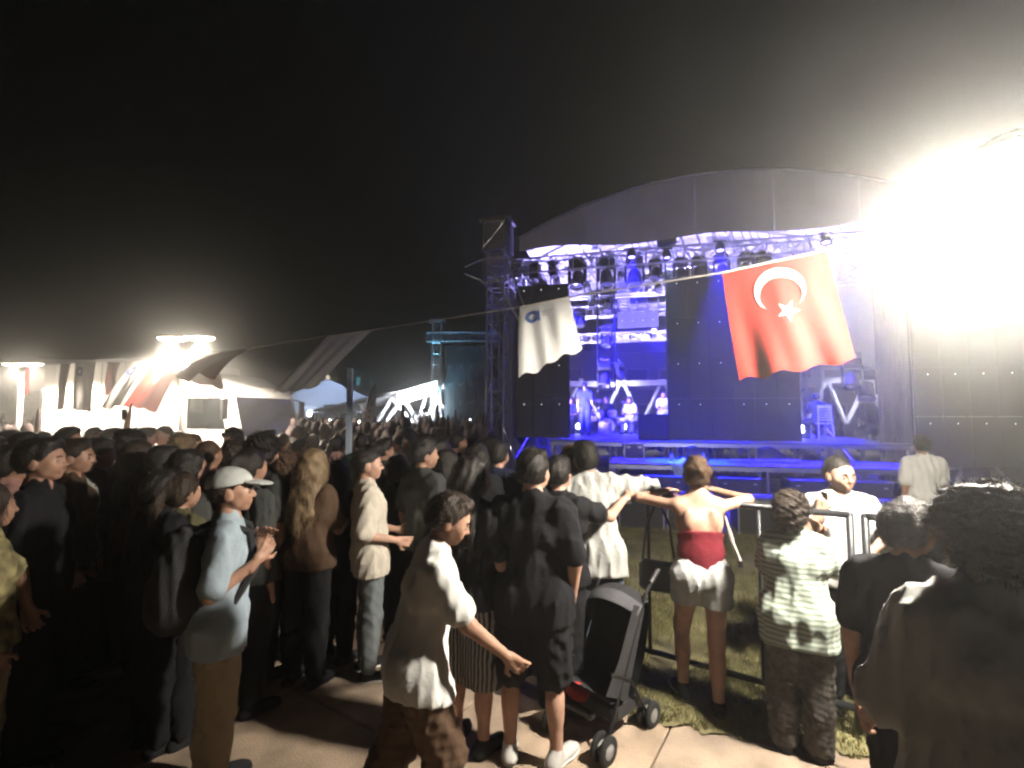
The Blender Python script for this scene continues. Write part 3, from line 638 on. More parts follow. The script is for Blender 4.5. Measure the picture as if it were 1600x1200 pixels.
MB().lathe([(r1 + .03, LZ1), (r1 + .03, LZ1 + .02), (.12, LZ1 + .1), (.06, LZ1 + .15), (.02, LZ1 + .2), (0, LZ1 + .24)], 18).build('cap', m_lp, lan, True)
MB().ball((0, 0, LZ0 + .40), (.035, .035, .06)).build('bulb', mat('bulb_lit', (1, 1, 1), emit=(1, .93, .8), es=60), lan)
PX = .62
MB().lathe([(.13, 0), (.13, .08), (.09, .14), (.07, .5), (.055, .6), (.05, LZ1 + .35), (.03, LZ1 + .42), (0, LZ1 + .46)], 16, None, (PX, 0, 0)).build('post', m_lp, lan, True)
MB().tube([(PX, 0, LZ1 + .3)] + [(PX * (1 - t), 0, LZ1 + .3 + .14 * math.sin(math.pi * t)) for t in (.2, .4, .6, .8, .95)] + [(0, 0, LZ1 + .2)], .016, 8).build('arm', m_lp, lan)
LANTERN_W = 1500
point('street_lantern_light', (LX, LY, LZ0 + .40), LANTERN_W, (1, .915, .79), .09)
# ================================================================== rope and flags
pole_p = at(291, 551, 10.6)
ROPE = [Vector((LX + .3, LY + .12, 2.98)), at(1292, 391, 2.85), at(1128, 426, 3.2), at(890, 464, 4.05), at(812, 480, 4.35), at(580, 516, 6.1), at(512, 525, 6.6), at(392, 544, 8.4), at(345, 549, 9.2), pole_p]
rp = MB().tube(ROPE, .007, 6).build('flag_rope', mat('rope', (.5, .47, .42), .9)); tag(rp, 'thin rope with flags strung from the lantern to the street lamp', 'rope')
rope2 = [pole_p, at(245, 561, 10.9), at(205, 566, 11.0), at(150, 563, 11.2), at(60, 558, 11.4)]
rp2 = MB().tube(rope2, .008, 6).build('flag_rope', mat('rope', (.5, .47, .42), .9)); tag(rp2, 'rope of flags running on from the street lamp past the truck', 'rope')
M_RED = mat('flag_red', (.56, .038, .026), .75, 0, .05, 3, transl=.45); M_WHT = mat('flag_white', (.78, .77, .75), .75, 0, .05, 3, transl=.35); M_RED_SHADE = mat('flag_red_shade', (.16, .03, .03), .8, 0, .1, 3, transl=.2)  # the darkest cloth is flag red with shade put into its colour
M_EMB = mat('emblem_white', (.85, .84, .82), .75, 0, .03, transl=.3); M_LOGO = mat('emblem_blue', (.07, .12, .33), .7, 0, .05, transl=.2); M_GREY = mat('emblem_grey', (.4, .4, .43), .8)
class Flag:
    def __init__(s, c, folds=2.2, amp=.05, ph=0.0, side=1.0):
        s.c = [Vector(p) for p in c]; s.folds = folds; s.amp = amp; s.ph = ph
        n_ = (s.c[1] - s.c[0]).cross(s.c[2] - s.c[0]); n_.normalize(); s.n = n_ if n_.y < 0 else -n_
    def p(s, u, v, off=0.0):
        a, b, c, d = s.c; q = (a * (1 - u) + b * u) * (1 - v) + (c * (1 - u) + d * u) * v
        k = s.amp * (v ** .8) * (math.sin(6.283 * (s.folds * u + .25 * v) + s.ph) + .45 * math.sin(6.283 * (s.folds * 2.3 * u - .4 * v) + 1.3 * s.ph)) + s.amp * .5 * math.sin(3.1 * v)
        rip = .015 * v * math.sin(20 * u + 3)
        return q + s.n * (k + off) - UP * rip
    def patch(s, pts, off): return [s.p(u, v, off) for u, v in pts]
def make_flag(label, corners, m_, deco=None, **kw):
    fl = Flag(corners, **kw); base = fl.c[0].copy(); t = T('flag', label, 'flag', base, 0, 'flags on the rope')
    nu_, nv_ = 40, 44; v = []; f = []
    for off in (.0015, -.0015):
        for i in range(nu_ + 1):
            for j in range(nv_ + 1): v.append(fl.p(i / nu_, j / nv_, off) - base)
    W = nv_ + 1; N0 = (nu_ + 1) * W
    for i in range(nu_):
        for j in range(nv_):
            q = (i * W + j, (i + 1) * W + j, (i + 1) * W + j + 1, i * W + j + 1); f.append(q); f.append(tuple(N0 + k for k in q[::-1]))
    P('cloth', raw_mesh('cloth', [tuple(p) for p in v], f, True), m_, t)
    def emb(name, pts, faces, mm):
        for sgn in (1, -1): P(name, raw_mesh(name, [tuple(fl.p(u, w_, sgn * .006) - base) for u, w_ in pts], faces, True), mm, t)
    def ring(cu, cv, rf, a0, a1, name, mm, asp, n_=40, m2=4):   # rf(angle) -> inner, outer
        pts = []; fc = []
        for i in range(n_ + 1):
            a = a0 + (a1 - a0) * i / n_; ri, ro = rf(a)
            for j in range(m2 + 1): r_ = ri + (ro - ri) * j / m2; pts.append((cu + r_ * math.cos(a) * asp, cv + r_ * math.sin(a)))
        for i in range(n_):
            for j in range(m2): fc.append((i * (m2 + 1) + j, (i + 1) * (m2 + 1) + j, (i + 1) * (m2 + 1) + j + 1, i * (m2 + 1) + j + 1))
        emb(name, pts, fc, mm)
    def star(cu, cv, r_, rot, asp, name, mm):
        pts = [(cu, cv)]; fc = []
        for i in range(10):
            a = rot + math.pi * i / 5; rr = r_ if i % 2 == 0 else r_ * .382
            for j in range(1, 5): pts.append((cu + rr * j / 4 * math.cos(a) * asp, cv + rr * j / 4 * math.sin(a)))
        tri = []
        for i in range(10):
            k = (i + 1) % 10; A_ = lambda j: 1 + i * 4 + j - 1; B_ = lambda j: 1 + k * 4 + j - 1
            tri.append((0, A_(1), B_(1)))
            for j in range(1, 4): tri.append((A_(j), A_(j + 1), B_(j + 1))); tri.append((A_(j), B_(j + 1), B_(j)))
        emb(name, pts, tri, mm)
    if deco == 'crescent':
        asp = 1.12
        def rf(a):                                   # outer circle minus a circle shifted towards the star
            ro = .21; dv = .055; ri = .172; c_ = math.sin(a)
            x = dv * c_ + math.sqrt(max(0, ri * ri - dv * dv * (1 - c_ * c_))); return min(x, ro - .0005), ro
        ring(.52, .27, rf, R(90 + 38), R(450 - 38), 'crescent', M_EMB, asp, 60); star(.56, .475, .1, R(-60), asp * .95, 'star', M_EMB)
    if deco == 'logo':
        ring(.27, .20, lambda a: (.045, .095), 0, 6.2832, 'emblem', M_LOGO, 1.4); star(.27, .20, .03, R(-90), 1.4, 'emblem_star', M_EMB)
        emb('emblem_stem', [(.365, .12), (.405, .12), (.405, .30), (.365, .30)], [(0, 1, 2, 3)], M_LOGO)
        for k in range(3): emb('lettering', [(.46, .15 + .035 * k), (.68 - .05 * k, .15 + .035 * k), (.68 - .05 * k, .165 + .035 * k), (.46, .165 + .035 * k)], [(0, 1, 2, 3)], M_GREY)
    return t
make_flag('large red flag with white crescent and star before the wide screen', [at(1128, 427, 3.2), at(1292, 393, 2.85), at(1155, 594, 3.05), at(1337, 562, 2.72)], M_RED, 'crescent', folds=1.6, amp=.016, ph=2.2)
make_flag('white flag with blue round emblem before the narrow screen', [at(812, 481, 4.35), at(890, 465, 4.05), at(811, 590, 3.85), at(908, 545, 4.0)], M_WHT, 'logo', folds=1.3, amp=.014, ph=1.0)
make_flag('grey white flag streaming out over the tent', [at(512, 526, 6.6), at(580, 517, 6.1), at(428, 613, 6.5), at(492, 606, 6.3)], mat('flag_thin', (.7, .69, .67), .75, 0, .05, 3, transl=.5), None, folds=1.3, amp=.008, ph=.4)
make_flag('red flag coloured dark for shade, streaming beside the street lamp head', [at(345, 550, 9.2), at(394, 545, 8.4), at(268, 592, 9.0), at(330, 588, 8.3)], M_RED_SHADE, None, folds=1.4, amp=.07)
make_flag('white flag curling under the shade-darkened red flag', [at(303, 557, 10.0), at(340, 551, 9.4), at(298, 597, 9.6), at(344, 607, 9.1)], M_WHT, None, folds=1.2, amp=.07, ph=2)
make_flag('small red flag with white star before the white truck', [at(252, 561, 10.9), at(296, 553, 10.2), at(189, 634, 10.6), at(240, 642, 10.0)], M_RED, 'crescent', folds=1.2, amp=.05, ph=2.4)
make_flag('white flag with round emblem slanting across the white truck', [at(206, 567, 11.2), at(246, 561, 10.8), at(158, 640, 11.0), at(194, 634, 10.6)], M_WHT, 'logo', folds=1.2, amp=.05, ph=.5)
make_flag('dark red flag hanging at the edge of the slanting white flag', [at(168, 566, 11.4), at(188, 566, 11.3), at(165, 622, 11.4), at(183, 600, 11.3)], M_RED_SHADE, None, folds=1, amp=.04)
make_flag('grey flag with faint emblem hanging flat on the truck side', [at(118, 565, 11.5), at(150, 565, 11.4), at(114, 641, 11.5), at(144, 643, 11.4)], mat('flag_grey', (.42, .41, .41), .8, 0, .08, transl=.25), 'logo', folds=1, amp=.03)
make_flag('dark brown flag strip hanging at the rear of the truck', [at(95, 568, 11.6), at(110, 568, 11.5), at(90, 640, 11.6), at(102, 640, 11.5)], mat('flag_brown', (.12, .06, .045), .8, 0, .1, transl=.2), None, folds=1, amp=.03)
make_flag('orange red flag hanging below the second street lamp', [at(40, 574, 12.0), at(48, 574, 12.0), at(38, 616, 12.0), at(47, 616, 12.0)], M_RED, None, folds=1, amp=.03)
# ================================================================== crowd barriers
m_bar = mat('barrier_steel', (.028, .03, .034), .4, .2, .3, 8)
def barrier(a, b, label, wdt=1.33):
    a = Vector(a); b = Vector(b); d = b - a; L = d.length; t = T('crowd_barrier', label, 'barrier', a, math.atan2(d.y, d.x), 'steel crowd barriers')
    MB().tube([(0, 0, .06), (0, 0, wdt), (L, 0, wdt), (L, 0, .06)], .021, 8).build('frame', m_bar, t, True)
    MB().cyl((0, 0, .2), (L, 0, .2), .021, n=8).build('lower_rail', m_bar, t, True)
    n_ = max(2, round(L / .24))
    for i in range(1, n_): MB().cyl((L * i / n_, 0, .2), (L * i / n_, 0, wdt), .0125, n=8).build('bar', m_bar, t, True)
    for x in (.14, L - .14): MB().box((x, 0, .03), (.05, .62, .012)).build('foot', m_bar, t); MB().cyl((x, 0, .03), (x, 0, .2), .016, n=6).build('foot_stem', m_bar, t)
DB = Vector((.822, -.569, 0)); E1 = Vector((2.05, 3.0, .0))
barrier(E1 - DB * 2.0, E1, 'black steel crowd barrier the woman in the red top leans on'); barrier(E1 + DB * .075, E1 + DB * 2.2, 'black steel crowd barrier under the lantern')
barrier(E1 - DB * 2.08 - Vector((.75, -1.7, 0)), E1 - DB * 2.08, 'dark crowd barrier hidden behind the man in black')
barrier((-2.62, 6.9, 0), (-1.5, 6.7, 0), 'short brown barrier rail at the foot of the blue pole', 1.18)
# ================================================================== pit flight cases
m_case = mat('case_black', (.022, .022, .026), .5, 0, .3, 4, .1, 60)
def flight_case(s, w_, wd, dp, h, label, group=None, z=0.0, rz=0.0):
    t = ST('flight_case', label, 'flight case', s, w_, z, group, rz); MB().box((0, 0, h / 2), (wd - .02, dp - .02, h - .02)).build('body', m_case, t)
    mb = MB(); e = .022
    for sx in (-1, 1):
        for sy in (-1, 1): mb.box((sx * (wd / 2 - e / 2), sy * (dp / 2 - e / 2), h / 2), (e, e, h - 2 * e))
        for z_ in (e / 2, h - e / 2): mb.box((sx * (wd / 2 - e / 2), 0, z_), (e, dp, e)); mb.box((0, sx * (dp / 2 - e / 2), z_), (wd - 2 * e, e, e))
    mb.build('edge_trim', M_ALU, t); MB().box((0, 0, h + .004), (wd - .06, dp - .06, .01)).build('lid', mat('case_lid', (.2, .2, .21), .6, 0, .15), t)
    for sx in (-.28, .28): MB().box((sx * wd, -dp / 2 - .004, h - .1), (.1, .02, .05)).build('latch', M_ALU, t)
    for sx in (-1, 1):
        for sz in (0, 1): MB().ball((sx * (wd / 2 - .015), -dp / 2 + .015, sz * (h - .04) + .02), (.03, .03, .03), 6, 8).build('corner', M_ALU, t)
wpit = -4.6
for i, (a, b, nm) in enumerate([(968, 1036, 'seen under the grey shirted man\'s arm'), (1040, 1118, 'behind the woman in the red top'), (1146, 1232, 'between the woman in red and the curly haired woman'), (1240, 1330, 'behind the man on the phone'), (1345, 1455, 'behind the dark head by the barrier')]):
    s0 = st(a, 800, wpit)[0]; s1 = st(b, 800, wpit)[0]; flight_case((s0 + s1) / 2, wpit, s1 - s0, .75, .56, 'black flight case with metal edges %s' % nm, 'flight cases lined up before the stage')
# ================================================================== things on the stage
def S(px, w_, z=DECK): return st(px, 650, w_)[0]
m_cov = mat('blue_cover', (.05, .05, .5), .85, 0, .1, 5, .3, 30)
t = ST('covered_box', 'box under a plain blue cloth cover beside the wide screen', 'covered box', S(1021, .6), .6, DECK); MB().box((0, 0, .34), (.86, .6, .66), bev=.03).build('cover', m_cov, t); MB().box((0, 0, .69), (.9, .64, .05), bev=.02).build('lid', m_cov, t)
flight_case(S(990, -.2), -.62, .5, .4, .4, 'small flight case with bright edges on the front deck', None, FRONT)
# drum kit
dk = ST('drum_kit', 'drum kit with cymbals behind the standing player', 'drum kit', S(948, 4.4), 4.4, DECK); m_dr = mat('drum_shell', (.55, .5, .6), .3, .1, .1); m_cym = mat('cymbal', (.7, .6, .35), .25, .9, .1)
MB().lathe([(0, -.2), (.28, -.2), (.28, .2), (0, .2)], 20, (0, -1, 0), (0, 0, .3)).build('bass_drum', m_dr, dk)
for x, y, z, r_ in ((-.25, .05, .72, .15), (.2, .05, .74, .16), (.5, .3, .5, .2), (-.5, .3, .6, .17)): MB().lathe([(0, -.1), (r_, -.1), (r_, .1), (0, .1)], 18, (0, -.2, 1), (x, y, z)).build('drum', m_dr, dk); MB().cyl((x, y, 0), (x, y, z), .015).build('stand', M_ALU, dk)
for x, y, z in ((-.7, .1, 1.1), (.7, .1, 1.15), (-.3, .4, 1.25), (.95, .4, .9)): MB().lathe([(0, .03), (.04, .02), (.22, 0), (.22, -.004), (0, 0)], 20, (.15, -.3, 1), (x, y, z)).build('cymbal', m_cym, dk); MB().cyl((x, y, 0), (x, y, z), .012).build('stand', M_ALU, dk)
# drummer's stool-like white case in front
t = ST('round_stool', 'pale round stool in front of the drum kit', 'stool', S(945, 3.2), 3.2, DECK); MB().lathe([(0, 0), (.22, 0), (.23, .05), (.21, .36), (.23, .4), (.2, .44), (0, .44)], 20).build('drum_seat', mat('stool_pale', (.6, .55, .62), .6), t, True); MB().lathe([(.0, .445), (.18, .445), (.15, .47), (0, .475)], 20).build('cushion', mat('cushion', (.4, .36, .45), .8), t, True)
# monitors and clutter on front deck
for px, nm in ((1088, 'beside the towel'), (1205, 'among the folded cables')):
    t = ST('stage_monitor', 'wedge stage monitor %s' % nm, 'stage monitor', S(px, -.7), -.62, FRONT); prism([(-.25, 0), (.25, 0), (.25, .16), (-.05, .34), (-.25, .3)], -.28, .28).build('cabinet', M_BLKP, t); MB().add([(.24, -.24, .19), (.24, .24, .19), (-.03, .24, .345), (-.03, -.24, .345)], [(0, 1, 2, 3)]).build('grille', mat('grille', (.03, .03, .033), .6), t)
tw_ = ST('towel', 'pale towel hanging over the front deck edge', 'towel', S(1062, -1.9), -1.93, 0); v = []; f = []
for i in range(13):
    for j in range(15):
        x = (i / 12 - .5) * (.42 + .12 * math.sin(j * .4)); y = .35 - j * .055 if j < 7 else -.005 - .03 * math.sin(i * 1.4); z = FRONT + .02 + .015 * math.sin(i * 1.7 + j) if j < 7 else FRONT - (j - 7) * .06 + (.05 * math.sin(i * .8))
        v.append((x, y, z + (.12 * math.exp(-((i - 8) / 2.5) ** 2 - ((j - 3) / 2.5) ** 2))))
for i in range(12):
    for j in range(14): f.append((i * 15 + j, (i + 1) * 15 + j, (i + 1) * 15 + j + 1, i * 15 + j + 1))
P('cloth', raw_mesh('cloth', v, f, True), mat('towel_cloth', (.55, .68, .72), .95, 0, .15, 12, .5, 150), tw_); MB().cyl((0, .35, FRONT), (0, .35, FRONT + .05), .03).build('fold', mat('towel_cloth', (.5, .7, .75), .95), tw_)
for px, w_, nm in ((1048, -1.3, 'left of the towel'), (1098, -1.2, 'right of the towel')):
    t = ST('water_bottle', 'small clear water bottle standing %s' % nm.replace('left of', 'before').replace('right of', 'beyond'), 'bottle', S(px, w_), w_, FRONT); MB().lathe([(0, 0), (.033, 0), (.035, .03), (.033, .14), (.015, .18), (.013, .2), (0, .2)], 14).build('bottle_body', mat('bottle_plastic', (.6, .7, .8), .1), t, True); MB().cyl((0, 0, .2), (0, 0, .22), .016).build('cap', mat('cap_blue', (.1, .2, .7)), t)
for k, px in enumerate((1150, 1180, 1215, 1235)):
    t = ST('folded_cable', 'coil of cable lying on the front deck, %s of four from the towel' % order[k], 'cable', S(px, -1.4), -1.4 + .08 * k, FRONT); mb = MB()
    for q in range(3):
        pts = [(.2 * math.cos(a) * (1 + .1 * q), .14 * math.sin(a), .02 + .025 * q) for a in np.linspace(0, 6.28, 14)]; mb.tube(pts, .012, 5)
    mb.build('coil', mat('cable', (.3, .32, .35), .5), t)
# sub woofers under the front deck
for k, (px, nm) in enumerate(((1035, 'under the towel'), (1150, 'with four lamps glinting on it'), (1262, 'behind the phone man\'s head'), (1345, 'nearest the lantern'))):
    t = ST('subwoofer', 'dark blue lit subwoofer box %s' % nm, 'speaker', S(px, -1.9), -1.75, .0, 'boxes stored under the front deck'); MB().box((0, 0, .3), (.9, .7, .58), bev=.02).build('cabinet', M_BLKP, t); MB().box((0, -.36, .3), (.82, .012, .5)).build('grille', mat('grille', (.03, .03, .033), .6), t)
    for sx in (-.3, .3): MB().box((sx, -.372, .46), (.07, .012, .03)).build('handle', M_ALU, t)
# chair of the seated musician
m_chair = mat('chair_white', (.75, .82, .85), .4); CW = 2.0; CS = S(1283, CW)
ch = ST('chair', 'white slat back chair under the seated musician', 'chair', CS, CW, DECK, None, R(8)); MB().box((0, 0, .45), (.42, .42, .035), bev=.01).build('seat', m_chair, ch)
for sx in (-.18, .18): MB().cyl((sx * 1.1, -.25, 0), (sx * .9, -.18, .95), .018).build('leg', m_chair, ch); MB().cyl((sx * 1.1, .2, 0), (sx, .18, .44), .018).build('leg', m_chair, ch)
for z in (.55, .62, .69, .76, .83): MB().box((0, -.2, z), (.36, .02, .03)).build('slat', m_chair, ch)
MB().box((0, -.19, .92), (.38, .022, .09), bev=.008).build('top_rail', m_chair, ch)
for px, w_, nm in ((1254, 2.2, 'before the seated musician'), (985, 4.0, 'before the back row of players'), (925, 3.6, 'before the standing player')):
    t = ST('microphone_stand', 'thin black microphone stand %s' % nm, 'microphone stand', S(px, w_), w_ + .5, DECK); MB().cyl((0, 0, .02), (0, 0, 1.3), .012).build('pole', M_BLK, t)
    for a in (0, 120, 240): MB().cyl((0, 0, .15), (.25 * math.cos(R(a)), .25 * math.sin(R(a)), .01), .01).build('leg', M_BLK, t)
    MB().cyl((0, 0, 1.28), (.1, -.3, 1.42), .01).build('boom', M_BLK, t); MB().ball((.1, -.33, 1.43), (.025, .035, .025)).build('microphone', M_BLKP, t)
# ================================================================== stroller
sa = ground(915, 1160); 
stl = T('stroller', 'black and grey umbrella stroller parked by the barrier', 'stroller', (.47, 3.05, 0), R(-46), None, .82)
m_sf = mat('stroller_fabric', (.025, .025, .028), .9, 0, .3, 9, .3, 120); m_sg = mat('stroller_grey', (.10, .10, .11), .85, 0, .15, 9, .3, 120); m_sr = mat('stroller_red', (.5, .04, .04), .7)
for sx in (-.22, .22):                               # local -y is the front
    MB().tube([(sx, -.12, .1), (sx, .1, .45), (sx * 1.0, .42, .98), (sx * 1.0, .52, 1.05)], .013, 8).build('side_tube', M_BLK, stl)
    MB().tube([(sx, .42, .1), (sx, .2, .42), (sx, -.05, .55)], .013, 8).build('rear_leg', M_BLK, stl)
    MB().cyl((sx, .50, 1.045), (sx, .62, 1.12), .02, n=10).build('handle', M_BLKP, stl)
    for yy, nm in ((-.14, 'front'), (.44, 'rear')):
        for dx in (-.035, .035):
            wh = MB().lathe([(.05, -.016), (.083, -.018), (.095, -.01), (.095, .01), (.083, .018), (.05, .016)], 20, (1, 0, 0), (sx + dx, yy, .095)).build('wheel', m_tyre, stl, True); MB().lathe([(0, -.014), (.055, -.012), (.07, 0), (.055, .012), (0, .014)], 16, (1, 0, 0), (sx + dx, yy, .095)).build('rim', mat('rim_grey', (.35, .34, .33), .5), wh, True)
def sheet(name, rows, mm, par, th=.02):
    v = []; f = []; n_ = len(rows[0])
    for off in (0, th):
        for r_ in rows:
            for p in r_: v.append((p[0], p[1] + off * .6, p[2] - off))
    R_ = len(rows); N0 = R_ * n_
    for i in range(R_ - 1):
        for j in range(n_ - 1): q = (i * n_ + j, i * n_ + j + 1, (i + 1) * n_ + j + 1, (i + 1) * n_ + j); f.append(q); f.append(tuple(N0 + k for k in q[::-1]))
    return P(name, raw_mesh(name, v, f, True), mm, par)
def bowed(y, z, wd, bow): return [(wd * (k / 8 - .5) * 2, y + bow * (1 - (k / 4 - 1) ** 2), z) for k in range(9)]
sheet('seat', [bowed(-.12, .42, .21, .0), bowed(-.05, .36, .21, .02), bowed(.12, .33, .21, .03), bowed(.2, .45, .21, .06), bowed(.3, .7, .21, .06), bowed(.38, .9, .21, .03)], m_sf, stl)
sheet('back_cover', [bowed(.2, .3, .23, .05), bowed(.34, .55, .24, .08), bowed(.43, .8, .24, .08), bowed(.44, .95, .22, .02)], m_sf, stl)
for sx in (-1, 1): MB().add([(sx * .225, -.12, .43), (sx * .225, .14, .3), (sx * .225, .4, .88), (sx * .225, .25, .95), (sx * .225, .05, .62)], [(0, 1, 2, 3, 4)]).build('side_panel', m_sf, stl)
can = []
for k in range(6): a = R(-8 + k * 14); can.append([(x, .42 - .26 * math.sin(a) * (1 - .3 * (x / .23) ** 2), .80 + .2 * math.cos(a) - .07 * (x / .23) ** 2) for x in np.linspace(-.23, .23, 9)])
sheet('canopy', can[:3], m_sf, stl, .008); sheet('canopy_rim', can[2:5], m_sg, stl, .01)
MB().box((0, .2, .22), (.4, .34, .16), bev=.05).build('basket', m_sf, stl); MB().box((-.02, -.13, .26), (.3, .06, .05), bev=.02).build('footrest', M_BLKP, stl); MB().ball((-.1, -.02, .3), (.1, .07, .06), 8, 12).build('red_pouch', m_sr, stl, True)
# ================================================================== people: smooth-blended distance fields turned into one surface
def V3(*a): return np.array(a, float)
def nrm(v): v = np.asarray(v, float); return v / (np.linalg.norm(v) + 1e-9)
def cap(a, b, r1, r2=None, k=.03, F=None, flat=1.0): return ('c', np.asarray(a, float), np.asarray(b, float), r1, r1 if r2 is None else r2, k, F, flat)
def ell(c, rad, Rm=None, k=.03): return ('e', np.asarray(c, float), np.asarray(rad, float), Rm, k)
CORN = [(i, j, k) for i in (0, 1) for j in (0, 1) for k in (0, 1)]
def field_mesh(prims, h, cuts=(), disp=None, subs=()):
    los = []; his = []
    for p in prims:
        if p[0] == 'c': r = max(p[3], p[4]); los.append(np.minimum(p[1], p[2]) - r); his.append(np.maximum(p[1], p[2]) + r)
        else: r = max(p[2]); los.append(p[1] - r); his.append(p[1] + r)
    lo = np.min(los, 0) - 3 * h - .01; hi = np.max(his, 0) + 3 * h + .01
    n = np.ceil((hi - lo) / h).astype(int) + 1
    ax = [lo[i] + np.arange(n[i]) * h for i in range(3)]
    D = np.full(n, .5, np.float32)
    for p, l, u in zip(prims, los, his):
        k = p[5] if p[0] == 'c' else p[4]; m = k + 2.5 * h
        i0 = np.maximum(((l - m - lo) / h).astype(int), 0); i1 = np.minimum(((u + m - lo) / h).astype(int) + 2, n)
        sl = tuple(slice(a, b) for a, b in zip(i0, i1))
        X = ax[0][sl[0]][:, None, None]; Y = ax[1][sl[1]][None, :, None]; Z = ax[2][sl[2]][None, None, :]
        if p[0] == 'c':
            a, b = p[1], p[2]; d = b - a; L2 = d @ d + 1e-12
            t = np.clip(((X - a[0]) * d[0] + (Y - a[1]) * d[1] + (Z - a[2]) * d[2]) / L2, 0, 1)
            vx = X - a[0] - t * d[0]; vy = Y - a[1] - t * d[1]; vz = Z - a[2] - t * d[2]
            if p[6] is not None:
                f = p[6]; q = (vx * f[0] + vy * f[1] + vz * f[2]) * (1 / p[7] - 1); vx = vx + q * f[0]; vy = vy + q * f[1]; vz = vz + q * f[2]
            e = np.sqrt(vx * vx + vy * vy + vz * vz) - (p[3] + (p[4] - p[3]) * t)
        else:
            vx, vy, vz = X - p[1][0], Y - p[1][1], Z - p[1][2]; r = p[2]
            if p[3] is not None:
                M = p[3]; vx, vy, vz = (vx * M[0, i] + vy * M[1, i] + vz * M[2, i] for i in range(3))
            q0 = np.sqrt((vx / r[0]) ** 2 + (vy / r[1]) ** 2 + (vz / r[2]) ** 2); q1 = np.sqrt((vx / r[0] ** 2) ** 2 + (vy / r[1] ** 2) ** 2 + (vz / r[2] ** 2) ** 2)
            e = q0 * (q0 - 1) / (q1 + 1e-6)
        A = D[sl]; hh = np.maximum(k - np.abs(A - e), 0) / k; D[sl] = np.minimum(A, e) - hh * hh * k * .25
    X = ax[0][:, None, None]; Y = ax[1][None, :, None]; Z = ax[2][None, None, :]
    for c, r, k in subs:
        e = r - np.sqrt((X - c[0]) ** 2 + (Y - c[1]) ** 2 + (Z - c[2]) ** 2); hh = np.maximum(k - np.abs(D - e), 0) / k; D = np.maximum(D, e) + hh * hh * k * .25
    if disp is not None: D = D + disp(X, Y, Z)
    for c, nn in cuts: D = np.maximum(D, (X - c[0]) * nn[0] + (Y - c[1]) * nn[1] + (Z - c[2]) * nn[2])
    D = np.asarray(D, np.float32); D[0] = D[-1] = .1; D[:, 0] = D[:, -1] = .1; D[:, :, 0] = D[:, :, -1] = .1
    s = D < 0; N = np.array(D.shape) - 1
    cnt = sum(s[i:i + N[0], j:j + N[1], k:k + N[2]].astype(np.int8) for i, j, k in CORN)
    msk = (cnt > 0) & (cnt < 8); I = np.argwhere(msk); idx = np.full(msk.shape, -1, np.int32); idx[msk] = np.arange(len(I))
    if len(I) == 0: return np.zeros((0, 3)), np.zeros((0, 4), int)
    cv = {c: D[I[:, 0] + c[0], I[:, 1] + c[1], I[:, 2] + c[2]] for c in CORN}
    acc = np.zeros((len(I), 3)); num = np.zeros(len(I))
    for c in CORN:
        for a in range(3):
            if c[a]: continue
            e = list(c); e[a] = 1; d0 = cv[c]; d1 = cv[tuple(e)]; x = (d0 < 0) != (d1 < 0); t = np.where(x, d0 / (d0 - d1 + 1e-12), 0)
            pt = np.tile(np.array(c, float), (len(I), 1)); pt[:, a] = t; acc += pt * x[:, None]; num += x
    vert = lo + (I + acc / num[:, None]) * h; faces = []
    for a in range(3):
        b, c = (a + 1) % 3, (a + 2) % 3; s0 = [slice(1, -1)] * 3; s0[a] = slice(0, -1); s1 = list(s0); s1[a] = slice(1, None)
        A = s[tuple(s0)]; B = s[tuple(s1)]; E = np.argwhere(A != B)
        off = np.array([1, 1, 1]); off[a] = 0; E = E + off; fl = s[E[:, 0], E[:, 1], E[:, 2]]
        def g(db, dc): q = E.copy(); q[:, b] += db; q[:, c] += dc; return idx[q[:, 0], q[:, 1], q[:, 2]]
        Q = np.stack([g(-1, -1), g(0, -1), g(0, 0), g(-1, 0)], 1); Q[~fl] = Q[~fl][:, ::-1]; faces.append(Q)
    return vert, np.concatenate(faces)
def join(parts):
    v = []; f = []; n = 0
    for a, b in parts:
        if len(a): v.append(a); f.append(np.asarray(b) + n); n += len(a)
    return np.concatenate(v), np.concatenate(f)
def rotm(yaw=0, pitch=0, roll=0): return np.array(Matrix.Rotation(R(yaw), 3, 'Z') @ Matrix.Rotation(R(pitch), 3, 'X') @ Matrix.Rotation(R(roll), 3, 'Y'))
def folds(seed, amp, vert=1.0):
    r = np.random.default_rng(seed); ks = []
    for i in range(5):
        a = r.uniform(0, 6.28); kz = r.normal() * (14 if vert > .5 else 50); q_ = r.uniform(45, 120); kx = q_ * math.cos(a); ky = q_ * math.sin(a); ks.append((kx, ky, kz, r.uniform(0, 6.28), r.uniform(.4, 1)))
    def d(X, Y, Z):
        w_ = .25 * np.sin(7 * X + 5 * Z + seed) + .2 * np.sin(9 * Y - 6 * Z)
        out = 0
        for kx, ky, kz, ph, am in ks: out = out + am * (.80 - np.sqrt(np.abs(np.sin(.5 * (kx * X + ky * Y + kz * Z + ph) + 2.4 * w_)) + .02))
        return -amp * out * 1.3
    return d
def lumps(seed, amp, k):
    r = np.random.default_rng(seed); ks = [(r.normal(size=3) * k * r.uniform(.6, 1.6), r.uniform(0, 6.28)) for _ in range(9)]
    def d(X, Y, Z):
        out = 0
        for q, ph in ks: out = out + np.sin(q[0] * X + q[1] * Y + q[2] * Z + ph)
        return amp * out / 3.0
    return d

